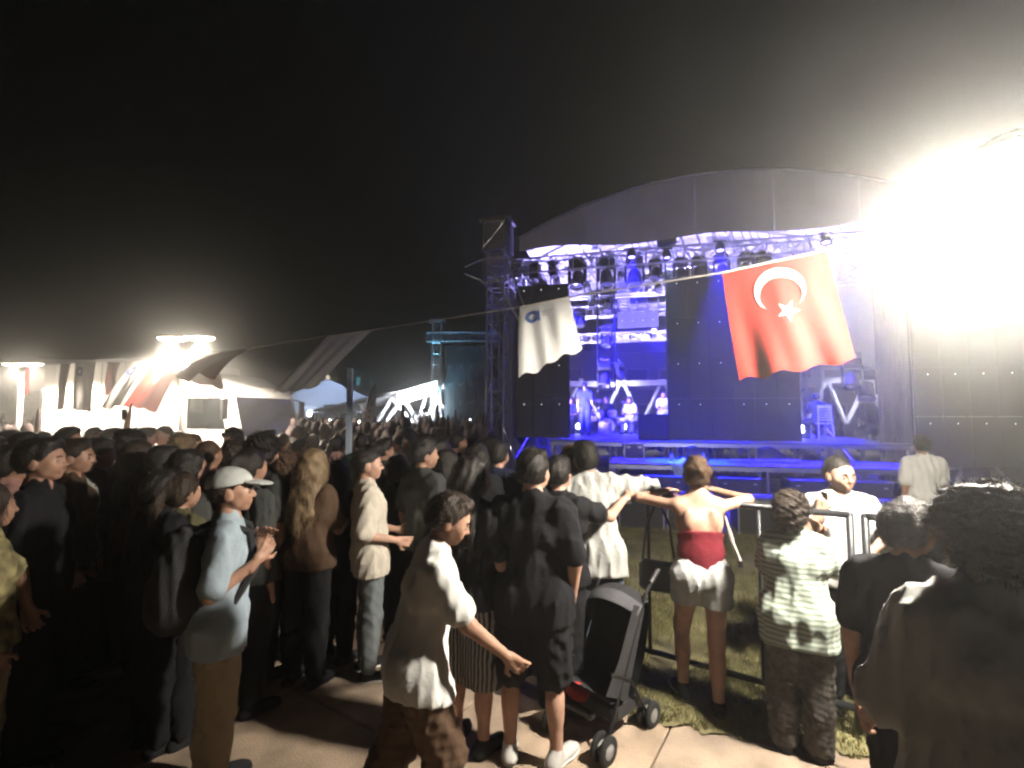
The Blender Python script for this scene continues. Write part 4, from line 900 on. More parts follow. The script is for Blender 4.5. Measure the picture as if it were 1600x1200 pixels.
def skeleton(p):
    fem = p.get('fem', 0); J = {}; up = rotm(p.get('twist', 0), -p.get('lean', 0), p.get('side', 0)); pel = V3(0, 0, .95)
    J['up'] = up; J['pel'] = pel; U = lambda x, y, z: pel + up @ (V3(x, y, z) - pel); J['U'] = U
    sw = .185 - .03 * fem
    J['neck'] = U(0, -.015, 1.46); J['sh'] = {}; J['el'] = {}; J['wr'] = {}; J['hip'] = {}; J['kn'] = {}; J['an'] = {}; J['fd'] = {}
    for s, sg in (('r', 1), ('l', -1)):
        sh = U(sg * sw, -.012, 1.415) + V3(*p.get('sh' + s, (0, 0, 0))); J['sh'][s] = sh
        a, b = p.get('arm_' + s, ((.16, -.08, -1), (.02, .22, -1))); a = V3(a[0] * sg, a[1], a[2]); b = V3(b[0] * sg, b[1], b[2])
        J['el'][s] = sh + nrm(a) * .285; J['wr'][s] = J['el'][s] + nrm(b) * .245
        hp = pel + V3(sg * .088, 0, -.03); a, b = p.get('leg_' + s, ((.03, .02, -1), (0, -.05, -1))); a = V3(a[0] * sg, a[1], a[2]); b = V3(b[0] * sg, b[1], b[2])
        J['hip'][s] = hp; J['kn'][s] = hp + nrm(a) * .43; J['an'][s] = J['kn'][s] + nrm(b) * .41
        fy = R(p.get('foot_' + s, 12)); J['fd'][s] = nrm(V3(sg * math.sin(fy), math.cos(fy), p.get('tip_' + s, 0)))
    dz = .085 - min(J['an']['r'][2], J['an']['l'][2]); J['dz'] = dz
    hr = up if p.get('head_follow', 1) else np.eye(3)
    J['hr'] = hr @ rotm(*p.get('head', (0, 0, 0))); J['ht'] = U(0, -.002, 1.535); return J
HS = 1.05
def headpt(J, x, y, z): return J['ht'] + J['hr'] @ (V3(x, y, z) * HS)
def hsc(pr): return [p[:3] + (p[3] * HS, p[4] * HS) + p[5:] if p[0] == 'c' else p[:2] + (p[2] * HS,) + p[3:] for p in pr]
def hand_prims(w_, d, n_, curl, sg):           # wrist, pointing direction, palm normal
    d = nrm(d); n_ = nrm(np.asarray(n_) - d * (np.asarray(n_) @ d)); x = np.cross(d, n_) * sg; out = []
    out.append(cap(w_ - d * .05, w_ + d * .01, .026, .024, .015)); out.append(cap(w_ + d * .02 - x * .012, w_ + d * .075 - x * .02, .022, .02, .015, n_, .62)); out.append(cap(w_ + d * .02 + x * .012, w_ + d * .075 + x * .02, .022, .02, .015, n_, .62))
    for i, (q, ln) in enumerate(((-.031, .85), (-.011, 1.0), (.010, 1.05), (.030, .95))):
        b = w_ + d * .085 + x * q; c = R(curl[i] if hasattr(curl, '__len__') else curl + i * 4)
        d1 = d * math.cos(c) + n_ * math.sin(c) + x * q * 1.5; p1 = b + nrm(d1) * .042 * ln; c2 = c * 1.9; d2 = d * math.cos(c2) + n_ * math.sin(c2); p2 = p1 + nrm(d2) * .036 * ln
        out += [cap(b, p1, .0095, .0088, .006), cap(p1, p2, .0088, .007, .004)]
    b = w_ + d * .03 + x * .03; p1 = b + nrm(d * .7 + x * .75 + n_ * .25) * .042; p2 = p1 + nrm(d * .95 + x * .25 + n_ * .3) * .032
    return out + [cap(b - x * .01, p1, .0125, .011, .01), cap(p1, p2, .011, .0085, .005)]
def head_prims(J, fem=0):
    M = J['hr']; h = lambda x, y, z: headpt(J, x, y, z); a = .96 if fem else 1.0
    return hsc([ell(h(0, -.008, .128), (.076 * a, .096, .09), M, .03), ell(h(0, .03, .10), (.066 * a, .07, .085), M, .03), cap(h(0, .035, .075), h(0, .062, .022), .058 * a, .03, .03), cap(h(-.035, .03, .045), h(.035, .03, .045), .03, .03, .03),
            cap(h(-.032, .078, .118), h(.032, .078, .118), .016, .016, .015), cap(h(0, .094, .105), h(0, .110, .073), .008, .0125, .014), cap(h(-.011, .097, .069), h(.011, .097, .069), .008, .008, .008),
            cap(h(-.019, .09, .041), h(.019, .09, .041), .008, .008, .008), cap(h(-.016, .088, .031), h(.016, .088, .031), .0075, .0075, .006), cap(h(-.042, .066, .078), h(-.03, .075, .06), .02, .016, .03), cap(h(.042, .066, .078), h(.03, .075, .06), .02, .016, .03),
            ell(h(.078 * a, -.004, .088), (.011, .024, .034), M, .01), ell(h(-.078 * a, -.004, .088), (.011, .024, .034), M, .01), cap(J['neck'] + J['up'] @ V3(0, 0, -.01), h(0, -.01, .06), .056 - .008 * fem, .05 - .006 * fem, .02)])
def head_mesh(J, h, fem):
    e = [(headpt(J, sx * .032, .104, .093),   .018, .013) for sx in (-1, 1)]; return field_mesh(head_prims(J, fem), h, subs=e)
def body_prims(J, p):
    U = J['U']; f = J['up'] @ V3(0, 1, 0); fem = p.get('fem', 0); fat = p.get('fat', 0); o = []
    hw_ = .075 + .01 * fem
    o += [cap(U(-hw_, -.01, .95), U(hw_, -.01, .95), .105 + fat * .6, k=.05, F=f, flat=.92), cap(U(-.05, 0, 1.1), U(.05, 0, 1.1), .092 + fat - .012 * fem, k=.06, F=f, flat=.88), cap(U(-.082 + .015 * fem, 0, 1.3), U(.082 - .015 * fem, 0, 1.3), .108 + fat * .6 - .008 * fem, k=.06, F=f, flat=.88)]
    o += [cap(U(0, 0, .98), U(0, 0, 1.3), .105 + fat, .11 + fat * .5, .05, f, .9), cap(J['sh']['l'] + J['up'] @ V3(.03, 0, 0), J['sh']['r'] - J['up'] @ V3(.03, 0, 0), .056, k=.06, F=f, flat=.95), cap(J['neck'], headpt(J, 0, -.012, .05), .056 - .008 * fem, .05 - .006 * fem, .05)]
    if fem: o += [ell(U(sx * .065, .085, 1.29), (.06, .055, .06), None, .03) for sx in (-1, 1)]
    if p.get('top') == 'tube': o += [ell(U(sx * .085, -.088, 1.325), (.042, .026, .07), None, .018) for sx in (-1, 1)]
    for s, sg in (('r', 1), ('l', -1)):
        o += [cap(J['neck'] + J['up'] @ V3(0, 0, .035), J['sh'][s] + J['up'] @ V3(-sg * .03, 0, .015), .045, .04, .05), cap(J['sh'][s], J['el'][s], .052 - .01 * fem + fat * .2, .04 - .005 * fem, .03), cap(J['el'][s], J['wr'][s], .041 - .005 * fem, .026 - .003 * fem, .02)]
        hp, kn, an = J['hip'][s], J['kn'][s], J['an'][s]; o += [cap(hp, kn, .088 + fat * .3, .056, .04), cap(kn, an, .054, .036, .03), ell(kn * .62 + an * .38 + V3(0, -.022, 0), (.045, .05, .1), None, .04)]
        fd = J['fd'][s]; ft = an + V3(0, 0, -.045); o += [cap(an, ft - fd * .03, .036, .036, .02), cap(ft - fd * .03, ft + fd * .13 + V3(0, 0, -.01), .034, .028, .03), cap(ft + fd * .1, ft + fd * .165 + V3(0, 0, -.012), .034, .022, .02)]
    return o
def hair_geo(J, style, seed, h):
    M = J['hr']; H = lambda x, y, z: headpt(J, x, y, z); fr = M @ nrm(V3(0, .8, -.62)); lw = M @ V3(0, 0, -1); pr = []; cuts = []; am, kk = .004, 60
    if style == 'short': pr = [ell(H(0, -.012, .135), (.087, .108, .102), M), ell(H(0, -.045, .09), (.078, .07, .08), M, .04), ell(H(0, .045, .20), (.06, .05, .03), M, .03)]; cuts = [(H(0, .055, .125), fr), (H(0, 0, .045), lw)]
    elif style == 'crop': pr = [ell(H(0, -.010, .132), (.081, .101, .096), M), ell(H(0, -.04, .095), (.072, .066, .075), M, .04)]; cuts = [(H(0, .05, .13), fr), (H(0, 0, .05), lw)]; am = .002
    elif style == 'quiff': pr = [ell(H(0, -.012, .135), (.084, .106, .1), M), ell(H(0, .035, .215), (.066, .07, .045), M, .03), ell(H(0, -.04, .09), (.073, .068, .075), M, .04)]; cuts = [(H(0, .07, .135), fr), (H(0, 0, .055), lw)]
    elif style == 'afro': pr = [ell(H(0, -.02, .14), (.108, .122, .108), M), ell(H(0, -.05, .08), (.092, .085, .085), M, .05)]; cuts = [(H(0, .075, .11), fr)]; am, kk = .014, 75
    elif style == 'curly': pr = [ell(H(0, -.015, .14), (.105, .12, .112), M), ell(H(0, -.05, .07), (.095, .085, .09), M, .05)]; cuts = [(H(0, .07, .115), fr)]; am, kk = .011, 85
    elif style == 'long': pr = [ell(H(0, -.012, .132), (.09, .108, .104), M), ell(H(0, -.04, .08), (.098, .085, .11), M, .05), cap(H(-.055, -.05, .05), J['U'](-.07, -.11, 1.28), .055, .045, .06), cap(H(.055, -.05, .05), J['U'](.07, -.11, 1.28), .055, .045, .06), cap(H(0, -.07, .05), J['U'](0, -.14, 1.2), .055, .03, .06)]; cuts = [(H(0, .06, .12), M @ nrm(V3(0, .9, -.3)))]; am, kk = .006, 50
    elif style == 'bun': pr = [ell(H(0, -.012, .132), (.086, .106, .1), M), ell(H(0, -.04, .09), (.08, .07, .08), M, .04), ell(H(0, -.11, .13), (.045, .04, .045), M, .02)]; cuts = [(H(0, .055, .12), fr), (H(0, 0, .04), lw)]; am = .006
    elif style == 'ponytail': pr = [ell(H(0, -.012, .132), (.086, .106, .1), M), ell(H(0, -.04, .09), (.078, .07, .08), M, .04), cap(H(0, -.11, .16), H(0, -.17, .02), .03, .035, .03), cap(H(0, -.17, .02), J['U'](0, -.17, 1.3), .035, .015, .03)]; cuts = [(H(0, .055, .12), fr)]
    v, f = field_mesh(hsc(pr), h, cuts, lumps(seed, am, kk))
    r = np.random.default_rng(seed); ns = {'afro': 5200, 'curly': 4600, 'long': 3600, 'bun': 2400, 'ponytail': 1600}.get(style, 2600)
    if h > .011: ns = ns // 4
    k = r.integers(0, len(v), ns); c0 = v[k]; ctr = H(0, -.02, .12); out = c0 - ctr; out /= np.linalg.norm(out, axis=1)[:, None] + 1e-6
    if style in ('afro', 'curly'): d = out * .6 + r.normal(size=(ns, 3)) * .7; ln = r.uniform(.012, .034, ns)
    elif style == 'long': d = out * .25 + r.normal(size=(ns, 3)) * .15 + V3(0, 0, -1); ln = r.uniform(.04, .1, ns)
    else: d = out * .5 + r.normal(size=(ns, 3)) * .45 + (M @ V3(0, -.5, 0)); ln = r.uniform(.008, .02, ns)
    d /= np.linalg.norm(d, axis=1)[:, None]; sd = np.cross(d, r.normal(size=(ns, 3))); sd /= np.linalg.norm(sd, axis=1)[:, None] + 1e-6; wd = .0011
    p0 = c0 - out * .004; p1 = p0 + d * ln[:, None]; sv = np.stack([p0 - sd * wd, p0 + sd * wd, p1 + sd * wd * .4, p1 - sd * wd * .4], 1).reshape(-1, 3)
    return join([(v, f), (sv, np.arange(ns * 4).reshape(-1, 4))])
SKIN = {'a': mat('skin_light', (.54, .32, .23), .5, 0, .2, 9, .08, 90), 'b': mat('skin_tan', (.42, .235, .16), .5, 0, .2, 9, .08, 90), 'c': mat('skin_brown', (.33, .18, .12), .5, 0, .1, 14, .08, 90)}
HAIR = {'k': mat('hair_black', (.014, .011, .009), .45, 0, .4, 30, .5, 90, spec=.4), 'd': mat('hair_dark_brown', (.03, .019, .012), .5, 0, .4, 30, .5, 90, spec=.4), 'n': mat('hair_brown', (.08, .045, .024), .5, 0, .4, 30, .5, 90, spec=.4), 'y': mat('hair_fair', (.22, .15, .08), .5, 0, .4, 30, .5, 90, stretch=(1, 1, .15)), 'g': mat('hair_grey', (.2, .19, .18), .5, 0, .4, 30, .5, 90)}
M_SHOE = cloth('shoe_black', (.02, .02, .022)); M_SOLE = mat('sole_white', (.7, .69, .66), .7)
def build_person(p, h=.014, hh=.006, hands=True, fine=True):
    J = skeleton(p); U = J['U']; f = J['up'] @ V3(0, 1, 0); fem = p.get('fem', 0); fat = p.get('fat', 0); G = {}; dz = V3(0, 0, J['dz']); seed = p.get('seed', 1)
    parts = [field_mesh(body_prims(J, p), h)]
    if fine: parts.append(head_mesh(J, hh, fem))
    else: parts[0] = field_mesh(body_prims(J, p) + head_prims(J, fem), h)
    for s, sg in (('r', 1), ('l', -1)):
        d = V3(*p.get('hand_' + s, J['wr'][s] - J['el'][s])); n_ = V3(*p.get('palm_' + s, (-sg, .1, 0))); cu = p.get('curl_' + s, 22)
        hp = hand_prims(J['wr'][s] + nrm(d) * .012, d, n_, cu, p.get('thumb_' + s, -sg if 'palm_' + s in p else sg))
        if hands: parts.append(field_mesh(hp, .0048))
        else: parts.append(field_mesh([cap(J['wr'][s], J['wr'][s] + nrm(d) * .15, .034, .02, .02, nrm(n_), .6)], h * .8))
    G['body'] = join(parts)
    lg = p.get('legs', 'trousers'); ll = p.get('leg_loose', .014)
    lo_ = [cap(V3(-.078, -.01, .95), V3(.078, -.01, .95), .11 + ll * .6 + fat * .6, k=.05, F=V3(0, 1, 0), flat=.93), cap(U(-.06, 0, 1.0), U(.06, 0, 1.0), .098 + fat, k=.05, F=f, flat=.92)]; lcuts = []
    if lg == 'skirt':
        lo_ += [cap(V3(-.07, 0, .92), V3(-.1, 0, .42), .12, .13, .06), cap(V3(.07, 0, .92), V3(.1, 0, .42), .12, .13, .06)]; lcuts = [(V3(0, 0, .42), V3(0, 0, -1))]
    else:
        for s in 'rl':
            hp, kn, an = J['hip'][s], J['kn'][s], J['an'][s]; t = {'trousers': 1.93, 'shorts': .95, 'hotpants': .42}[lg]
            e = hp + (kn - hp) * min(t, 1); lo_.append(cap(hp, e, .095 + ll + fat * .3, (.066 + ll * 1.3) if t >= .9 else .088 + ll, .04))
            if t > 1: lo_.append(cap(kn, kn + (an - kn) * (t - 1), .064 + ll * 1.1, .05 + ll * 1.25, .03)); lo_.append(ell(kn * .62 + an * .38 + V3(0, -.02, 0), (.058 + ll, .064 + ll, .13), None, .05))
            elif t < .9: lcuts.append((e, nrm(e - hp)))
    # upper garment
    top = p.get('top', 'tee'); lo = p.get('loose', .02) * .6 + .006; hem = p.get('hem', .88)
    if top != 'none':
        hw_ = .075 + .008 * fem; o = []
        if top != 'tube':
            o += [cap(U(-.085, 0, 1.3), U(.085, 0, 1.3), .112 + lo * .7 + fat * .6, k=.06, F=f, flat=.9), cap(U(0, 0, hem + .1), U(0, 0, 1.3), .112 + lo + fat, .116 + lo + fat * .5, .05, f, .9), cap(J['sh']['l'] + J['up'] @ V3(.02, 0, 0), J['sh']['r'] - J['up'] @ V3(.02, 0, 0), .062 + lo * .35, k=.06, F=f, flat=.95)]
            o += [cap(U(-hw_, -.005, hem + .02), U(hw_, -.005, hem + .02), .105 + lo + fat, k=.06, F=f, flat=.92), cap(U(-.06, 0, 1.1), U(.06, 0, 1.1), .098 + lo + fat, k=.06, F=f, flat=.9)]
            for s, sg in (('r', 1), ('l', -1)):
                o.append(cap(J['neck'] + J['up'] @ V3(0, -.004, .036), J['sh'][s] + J['up'] @ V3(-sg * .03, 0, .022), .056, .053, .05)); a, b, c = J['sh'][s], J['el'][s], J['wr'][s]; sl = p.get('sleeve', .72)
                if sl > 0: o.append(cap(a, a + (b - a) * min(sl, 1), .060 + lo * .5, .056 + lo * .75, .035))
                if sl > 1: o.append(cap(b, b + (c - b) * (sl - 1), .052 + lo * .4, .04 + lo * .4, .03))
            if fem: o += [ell(U(sx * .065, .09, 1.29), (.065, .06, .065), None, .04) for sx in (-1, 1)]
            o += [cap(q[1], q[2], q[3] + .014 + lo * .3, q[4] + .014 + lo * .3, .05, q[6], q[7]) for q in lo_ if q[0] == 'c']
            cuts = [(U(0, 0, hem), J['up'] @ V3(0, 0, -1))]
            G['shirt'] = field_mesh(o, min(h, .0125), cuts, folds(seed, .007 + lo * .12))
        else:
            o = [cap(U(-.067, 0, 1.3), U(.067, 0, 1.3), .126, k=.06, F=f, flat=.92), cap(U(0, 0, .96), U(0, 0, 1.3), .124, .126, .05, f, .95), cap(U(-.055, 0, 1.1), U(.055, 0, 1.1), .104, k=.06, F=f, flat=.9)]
            G['shirt'] = field_mesh(o, min(h, .012), [(U(0, 0, .97), J['up'] @ V3(0, 0, -1)), (U(0, 0, 1.22), J['up'] @ V3(0, .25, 1))], folds(seed, .003, 0))
    G['legs'] = field_mesh(lo_, h, lcuts, folds(seed + 5, .006 + ll * .12, 0))
    if p.get('hair', 'short'): G['hair'] = hair_geo(J, p.get('hair', 'short'), seed, .0075 if fine else .014)
    for s in 'rl':
        an = J['an'][s]; fd = J['fd'][s]; ft = an + V3(0, 0, -.045); q = [cap(an + V3(0, 0, .01), ft - fd * .035, .042, .042, .02), cap(ft - fd * .035, ft + fd * .14, .041, .035, .03), cap(ft + fd * .1, ft + fd * .175 + V3(0, 0, -.008), .041, .03, .02)]
        zf = an[2] - .082; fn = -np.cross(np.cross(fd, V3(0, 0, 1)), fd) if abs(fd[2]) > .05 else V3(0, 0, -1)
        G['shoe_' + s] = field_mesh(q, .011, [(V3(an[0], an[1], zf + .022), fn)]); q2 = [cap(x[1], x[2], x[3] + .004, x[4] + .005, .03) for x in q[1:]]
        G['sole_' + s] = field_mesh(q2, .0095, [(V3(an[0], an[1], zf), fn), (V3(an[0], an[1], zf + .026), -fn)])
    out = {k: raw_mesh(k, a + dz, b, True) for k, (a, b) in G.items() if len(a)}
    J['off'] = dz; return out, J
NAMES = {'body': 'body', 'shirt': 'shirt', 'legs': 'trousers', 'hair': 'hair', 'shoe_r': 'shoe', 'shoe_l': 'shoe'}
def assemble(meshes, J, p, name, label, x, y, z, rz, H, group, c):
    t = T('person', label, 'person', (x, y, z), rz, group, H / 1.75)
    lname = {'trousers': 'trousers', 'shorts': 'shorts', 'hotpants': 'shorts', 'skirt': 'skirt'}[p.get('legs', 'trousers')]
    P('body', meshes['body'], SKIN[c.get('skin', 'b')], t)
    if 'shirt' in meshes: P('shirt', meshes['shirt'], c['top'], t)
    P(lname, meshes['legs'], c['legs'], t)
    if 'hair' in meshes: P('hair', meshes['hair'], HAIR[c.get('hair', 'k')], t)
    for s in 'rl': sh = P('shoe', meshes['shoe_' + s], c.get('shoe', M_SHOE), t); P('sole', meshes['sole_' + s], c.get('sole', M_SOLE if 'shoe' in c else M_SHOE), sh)
    if p.get('face'):
        for sx in (-1, 1):
            e = headpt(J, sx * .0315, .0855, .0935) + J['off']; P('eye', MB().ball(e, (.0115, .0115, .0115), 10, 14).mesh('eye', True), mat('eye_white', (.25, .23, .21), .8), t)
            ir = e + J['hr'] @ V3(0, .0085, -.001); P('iris', MB().ball(ir, (.0058, .0045, .0058), 8, 12).mesh('iris', True), mat('iris', (.02, .012, .008), .6), t)
            a = headpt(J, sx * .015, .1005, .118) + J['off']; b = headpt(J, sx * .047, .09, .118) + J['off']; mid = headpt(J, sx * .03, .1, .123) + J['off']; P('eyebrow', MB().tube([a, mid, b], .0045, 6).mesh('brow'), HAIR['k'], t)
    return t
C_ = lambda n_, c: cloth(n_, c)
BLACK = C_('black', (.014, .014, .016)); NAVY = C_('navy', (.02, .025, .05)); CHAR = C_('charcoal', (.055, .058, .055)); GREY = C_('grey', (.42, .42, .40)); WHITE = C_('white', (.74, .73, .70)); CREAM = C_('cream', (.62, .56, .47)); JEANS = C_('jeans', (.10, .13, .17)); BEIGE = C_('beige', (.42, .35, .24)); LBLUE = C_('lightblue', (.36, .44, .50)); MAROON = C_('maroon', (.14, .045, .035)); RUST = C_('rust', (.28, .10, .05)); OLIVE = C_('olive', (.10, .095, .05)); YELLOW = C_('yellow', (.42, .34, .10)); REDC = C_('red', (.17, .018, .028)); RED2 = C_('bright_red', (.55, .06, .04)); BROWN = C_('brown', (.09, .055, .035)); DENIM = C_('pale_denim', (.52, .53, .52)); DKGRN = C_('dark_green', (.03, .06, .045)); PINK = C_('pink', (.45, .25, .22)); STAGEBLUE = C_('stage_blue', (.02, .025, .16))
def near(label, px, Y, H, rz, p, c, group=None, h=.014, hh=.006):
    m, J = build_person(p, h, hh); x = (px - 800) / F * Y; t = assemble(m, J, p, 'person', label, x, Y, p.get('z', 0), R(rz), H, group, c); t['_J'] = 0; del t['_J']; return t, J
def local(t, J, q): return t.matrix_basis @ Vector(q)
def world_pt(x, y, z0, rz, H, q):
    s = H / 1.75; a = R(rz); return Vector((x + s * (q[0] * math.cos(a) - q[1] * math.sin(a)), y + s * (q[0] * math.sin(a) + q[1] * math.cos(a)), z0 + s * q[2]))
# ------------------------------------------------------------------ the near people
# man on the phone behind the barrier
pz = dict(seed=3, face=1, hair='crop', fem=0, head=(12, -4, 4), arm_r=((.45, .25, -.9), (-.55, .35, 1.05)), hand_r=(-.15, .1, 1), palm_r=(-.7, -.5, 0), thumb_r=-1, curl_r=38, arm_l=((.75, -.25, -.75), (-.75, .25, -.55)), hand_l=(-.7, .4, -.6), palm_l=(.3, -.8, -.2), loose=.03, hem=.86, leg_loose=.02)
t, J = near('man with glasses in a white shirt phoning behind the barrier', 1306, 3.36, 1.63, 172, pz, dict(top=WHITE, legs=BLACK, skin='a', hair='k', shoe=M_SHOE), h=.013, hh=.0048)
gl = MB()
for sx in (-1, 1):
    pts = [headpt(J, sx * .032 + .022 * math.cos(a), .112, .093 + .017 * math.sin(a)) + J['off'] for a in np.linspace(0, 6.283, 15)]; gl.tube(pts, .0018, 5); gl.tube([headpt(J, sx * .054, .11, .097) + J['off'], headpt(J, sx * .08, .0, .097) + J['off']], .0018, 5)
gl.tube([headpt(J, -.01, .114, .095) + J['off'], headpt(J, .01, .114, .095) + J['off']], .0018, 5).build('glasses', M_BLK, t)
q = J['wr']['r'] + J['off'] + np.array([-.035, .0, .075]); ph = T('phone', 'dark phone held to the ear of the man in glasses', 'phone', world_pt(t.location.x, t.location.y, 0, 172, 1.63, q), R(172)); MB().box((0, 0, 0), (.012, .07, .145), bev=.004).build('case', M_BLKP, ph); MB().box((-.0068, 0, 0), (.001, .062, .13)).build('screen', m_glass, ph)
# woman in red tube top leaning on barrier
pz = dict(seed=11, fem=1, hair='bun', top='tube', legs='hotpants', lean=9, head=(-4, 8, 0), arm_r=((.95, .62, .12), (-.75, .65, .15)), arm_l=((.95, .62, .1), (-.8, .6, .12)), palm_r=(0, 0, -1), palm_l=(0, 0, -1), leg_l=((.05, .42, -.9), (.02, -.12, -1)), leg_r=((.0, .03, -1), (.0, -.03, -1)), leg_loose=.022, tip_l=-.05)
t, J = near('woman in red tube top and pale denim shorts leaning on the barrier', 1090, 3.26, 1.64, -8, pz, dict(top=REDC, legs=DENIM, skin='a', hair='n', shoe=M_SHOE, sole=M_SOLE), h=.012)
bg_ = T('shoulder_bag', 'small dark bag hanging in front of the woman in red', 'bag', (1.02, 3.46, .82), R(-30)); MB().box((0, 0, 0), (.26, .1, .2), bev=.03).build('bag_body', m_sf, bg_); MB().tube([(-.11, 0, .1), (-.08, .0, .35), (0, .03, .52), (.08, 0, .35), (.11, 0, .1)], .008, 6).build('strap', m_sf, bg_)
wr = T('wrist_strap', 'pale strap dangling from the elbow of the woman in red', 'strap', (1.44, 3.36, 1.0), 0); MB().tube([(0, 0, .27), (.02, -.01, .18), (.05, -.01, .08), (.09, -.02, -.04)], .014, 6).build('band', mat('strap_pale', (.5, .46, .4), .9), wr); MB().box((.095, -.02, -.06), (.03, .01, .05)).build('tip', M_BLK, wr)
# woman with striped top
pz = dict(seed=21, fem=1, fat=.015, hair='curly', lean=4, head=(-28, 6, 0), arm_r=((.35, .55, -.75), (-.35, .25, .95)), hand_r=(-.2, .1, 1), palm_r=(-.6, -.7, 0), thumb_r=1, arm_l=((.15, .5, -.85), (-.75, .6, .1)), sleeve=.75, loose=.03, hem=.74, leg_loose=.03, leg_l=((.03, .02, -1), (.02, -.02, -1)))
M_STR = stripes('striped_green', (.30, .38, .30), (.62, .66, .58), 9.0)
M_FLOR = mat('cloth_floral', (.045, .04, .035), .92, 0, .75, 26, .3, 150)
near('short curly haired woman in green striped top with hand on cheek', 1233, 2.9, 1.45, -28, pz, dict(top=M_STR, legs=M_FLOR, skin='b', hair='d'), h=.012)
# man in big grey T-shirt, arm stretched along the rail
pz = dict(seed=31, hair='short', lean=16, side=-7, head=(25, 26, -6), arm_r=((1.0, .32, -.12), (.75, .35, -.28)), palm_r=(0, 0, -1), arm_l=((.1, .5, -.9), (-.5, .7, -.1)), sleeve=1.02, loose=.055, hem=.76, leg_loose=.025, leg_r=((.06, .04, -1), (.02, -.02, -1)))
near('man in oversized grey T-shirt with arm stretched along the barrier', 925, 3.62, 1.74, -16, pz, dict(top=GREY, legs=JEANS, skin='b', hair='k'), h=.0125)
# dark red haired person beside him
near('person with reddish hair in dark top beside the grey shirted man', 893, 4.0, 1.66, -20, dict(seed=37, fem=1, hair='long', arm_r=((.2, .4, -.9), (-.3, .7, .2))), dict(top=BLACK, legs=BLACK, skin='b', hair='n'))
# man in black T-shirt and shorts
pz = dict(seed=41, hair='short', head=(-14, -2, 0), arm_r=((.22, -.12, -1), (-.12, .35, -1)), palm_r=(-1, 0, 0), arm_l=((.12, .15, -1), (-.3, .75, -.35)), legs='shorts', leg_loose=.03, loose=.035, hem=.8, leg_r=((.07, .03, -1), (.03, -.05, -1)), leg_l=((.10, .0, -1), (.02, -.04, -1)), foot_r=28, sleeve=.8)
near('man in black T-shirt and black shorts with white toed shoes', 833, 2.84, 1.71, -14, pz, dict(top=BLACK, legs=BLACK, skin='a', hair='k', shoe=C_('shoe_white', (.6, .58, .55)), sole=M_SOLE), h=.013)
# pointing person beyond him
t, J = near('person beyond the man in black pointing at the stage', 872, 3.35, 1.63, -30, dict(seed=43, hair='short', arm_r=((.35, .7, -.25), (.15, .8, .35)), hand_r=(.5, .6, .3), palm_r=(-.5, 0, -.8), thumb_r=1, curl_r=(4, 60, 62, 65), sleeve=.6), dict(top=BLACK, legs=BLACK, skin='a', hair='k'))
# walking man in white T-shirt
pz = dict(seed=51, face=1, hair='short', lean=12, head=(-6, -10, 0), arm_r=((.1, .62, -1), (-.05, .85, -.75)), palm_r=(-1, 0, .1), arm_l=((.12, -.45, -1), (.05, -.05, -1)), leg_r=((.0, .35, -1), (.0, -.1, -1)), leg_l=((0, -.18, -1), (0, -.42, -1)), tip_l=-.25, loose=.04, hem=.82, legs='trousers', leg_loose=.03, foot_r=2, foot_l=2)
near('man in white T-shirt striding past with swinging arm', 655, 2.3, 1.58, -78, pz, dict(top=WHITE, legs=BROWN, skin='b', hair='d', shoe=M_SHOE, sole=M_SOLE), h=.0125)
# woman in dark top and striped skirt behind him
pz = dict(seed=57, fem=1, hair='long', arm_r=((.3, -.05, -1), (-.55, .75, -.15)), legs='skirt', head=(-30, 0, 0))
near('dark haired woman in black top and striped skirt behind the striding man', 738, 2.95, 1.66, -30, pz, dict(top=BLACK, legs=stripes('striped_skirt', (.02, .02, .02), (.32, .31, .3), 14.0, 'X'), skin='a', hair='k'))
# man in cream T-shirt
pz = dict(seed=61, face=1, hair='quiff', head=(-6, -2, 0), arm_r=((.18, -.16, -1), (-.12, .95, -.25)), palm_r=(-1, 0, 0), arm_l=((.1, .1, -1), (-.3, .9, -.2)), loose=.04, hem=.8, sleeve=.92, leg_loose=.006, lean=-3)
near('man in cream T-shirt and grey jeans smiling towards the stage', 583, 3.75, 1.66, -66, pz, dict(top=CREAM, legs=C_('grey_jeans', (.17, .19, .2)), skin='a', hair='k', shoe=M_SHOE, sole=M_SOLE), h=.0125, hh=.005)
near('man in dark grey T-shirt standing between the cream shirt and the man in black', 664, 4.0, 1.72, -42, dict(seed=67, face=1, hair='short', head=(-22, 0, 0), arm_r=((.15, .1, -1), (-.3, .85, -.3)), loose=.03), dict(top=CHAR, legs=BLACK, skin='b', hair='k'))
# woman with long fair hair
near('woman with long fair hair and dark clothes seen from behind', 486, 3.62, 1.66, -14, dict(seed=71, fem=1, hair='long', lean=3, head=(10, 2, 6), arm_r=((.2, .3, -1), (-.2, .8, .1)), loose=.025), dict(top=BROWN, legs=BLACK, skin='a', hair='y'))
near('shorter woman with brown bob hair beside the fair haired woman', 448, 4.1, 1.59, -10, dict(seed=73, fem=1, hair='curly'), dict(top=CHAR, legs=BLACK, skin='a', hair='n'))
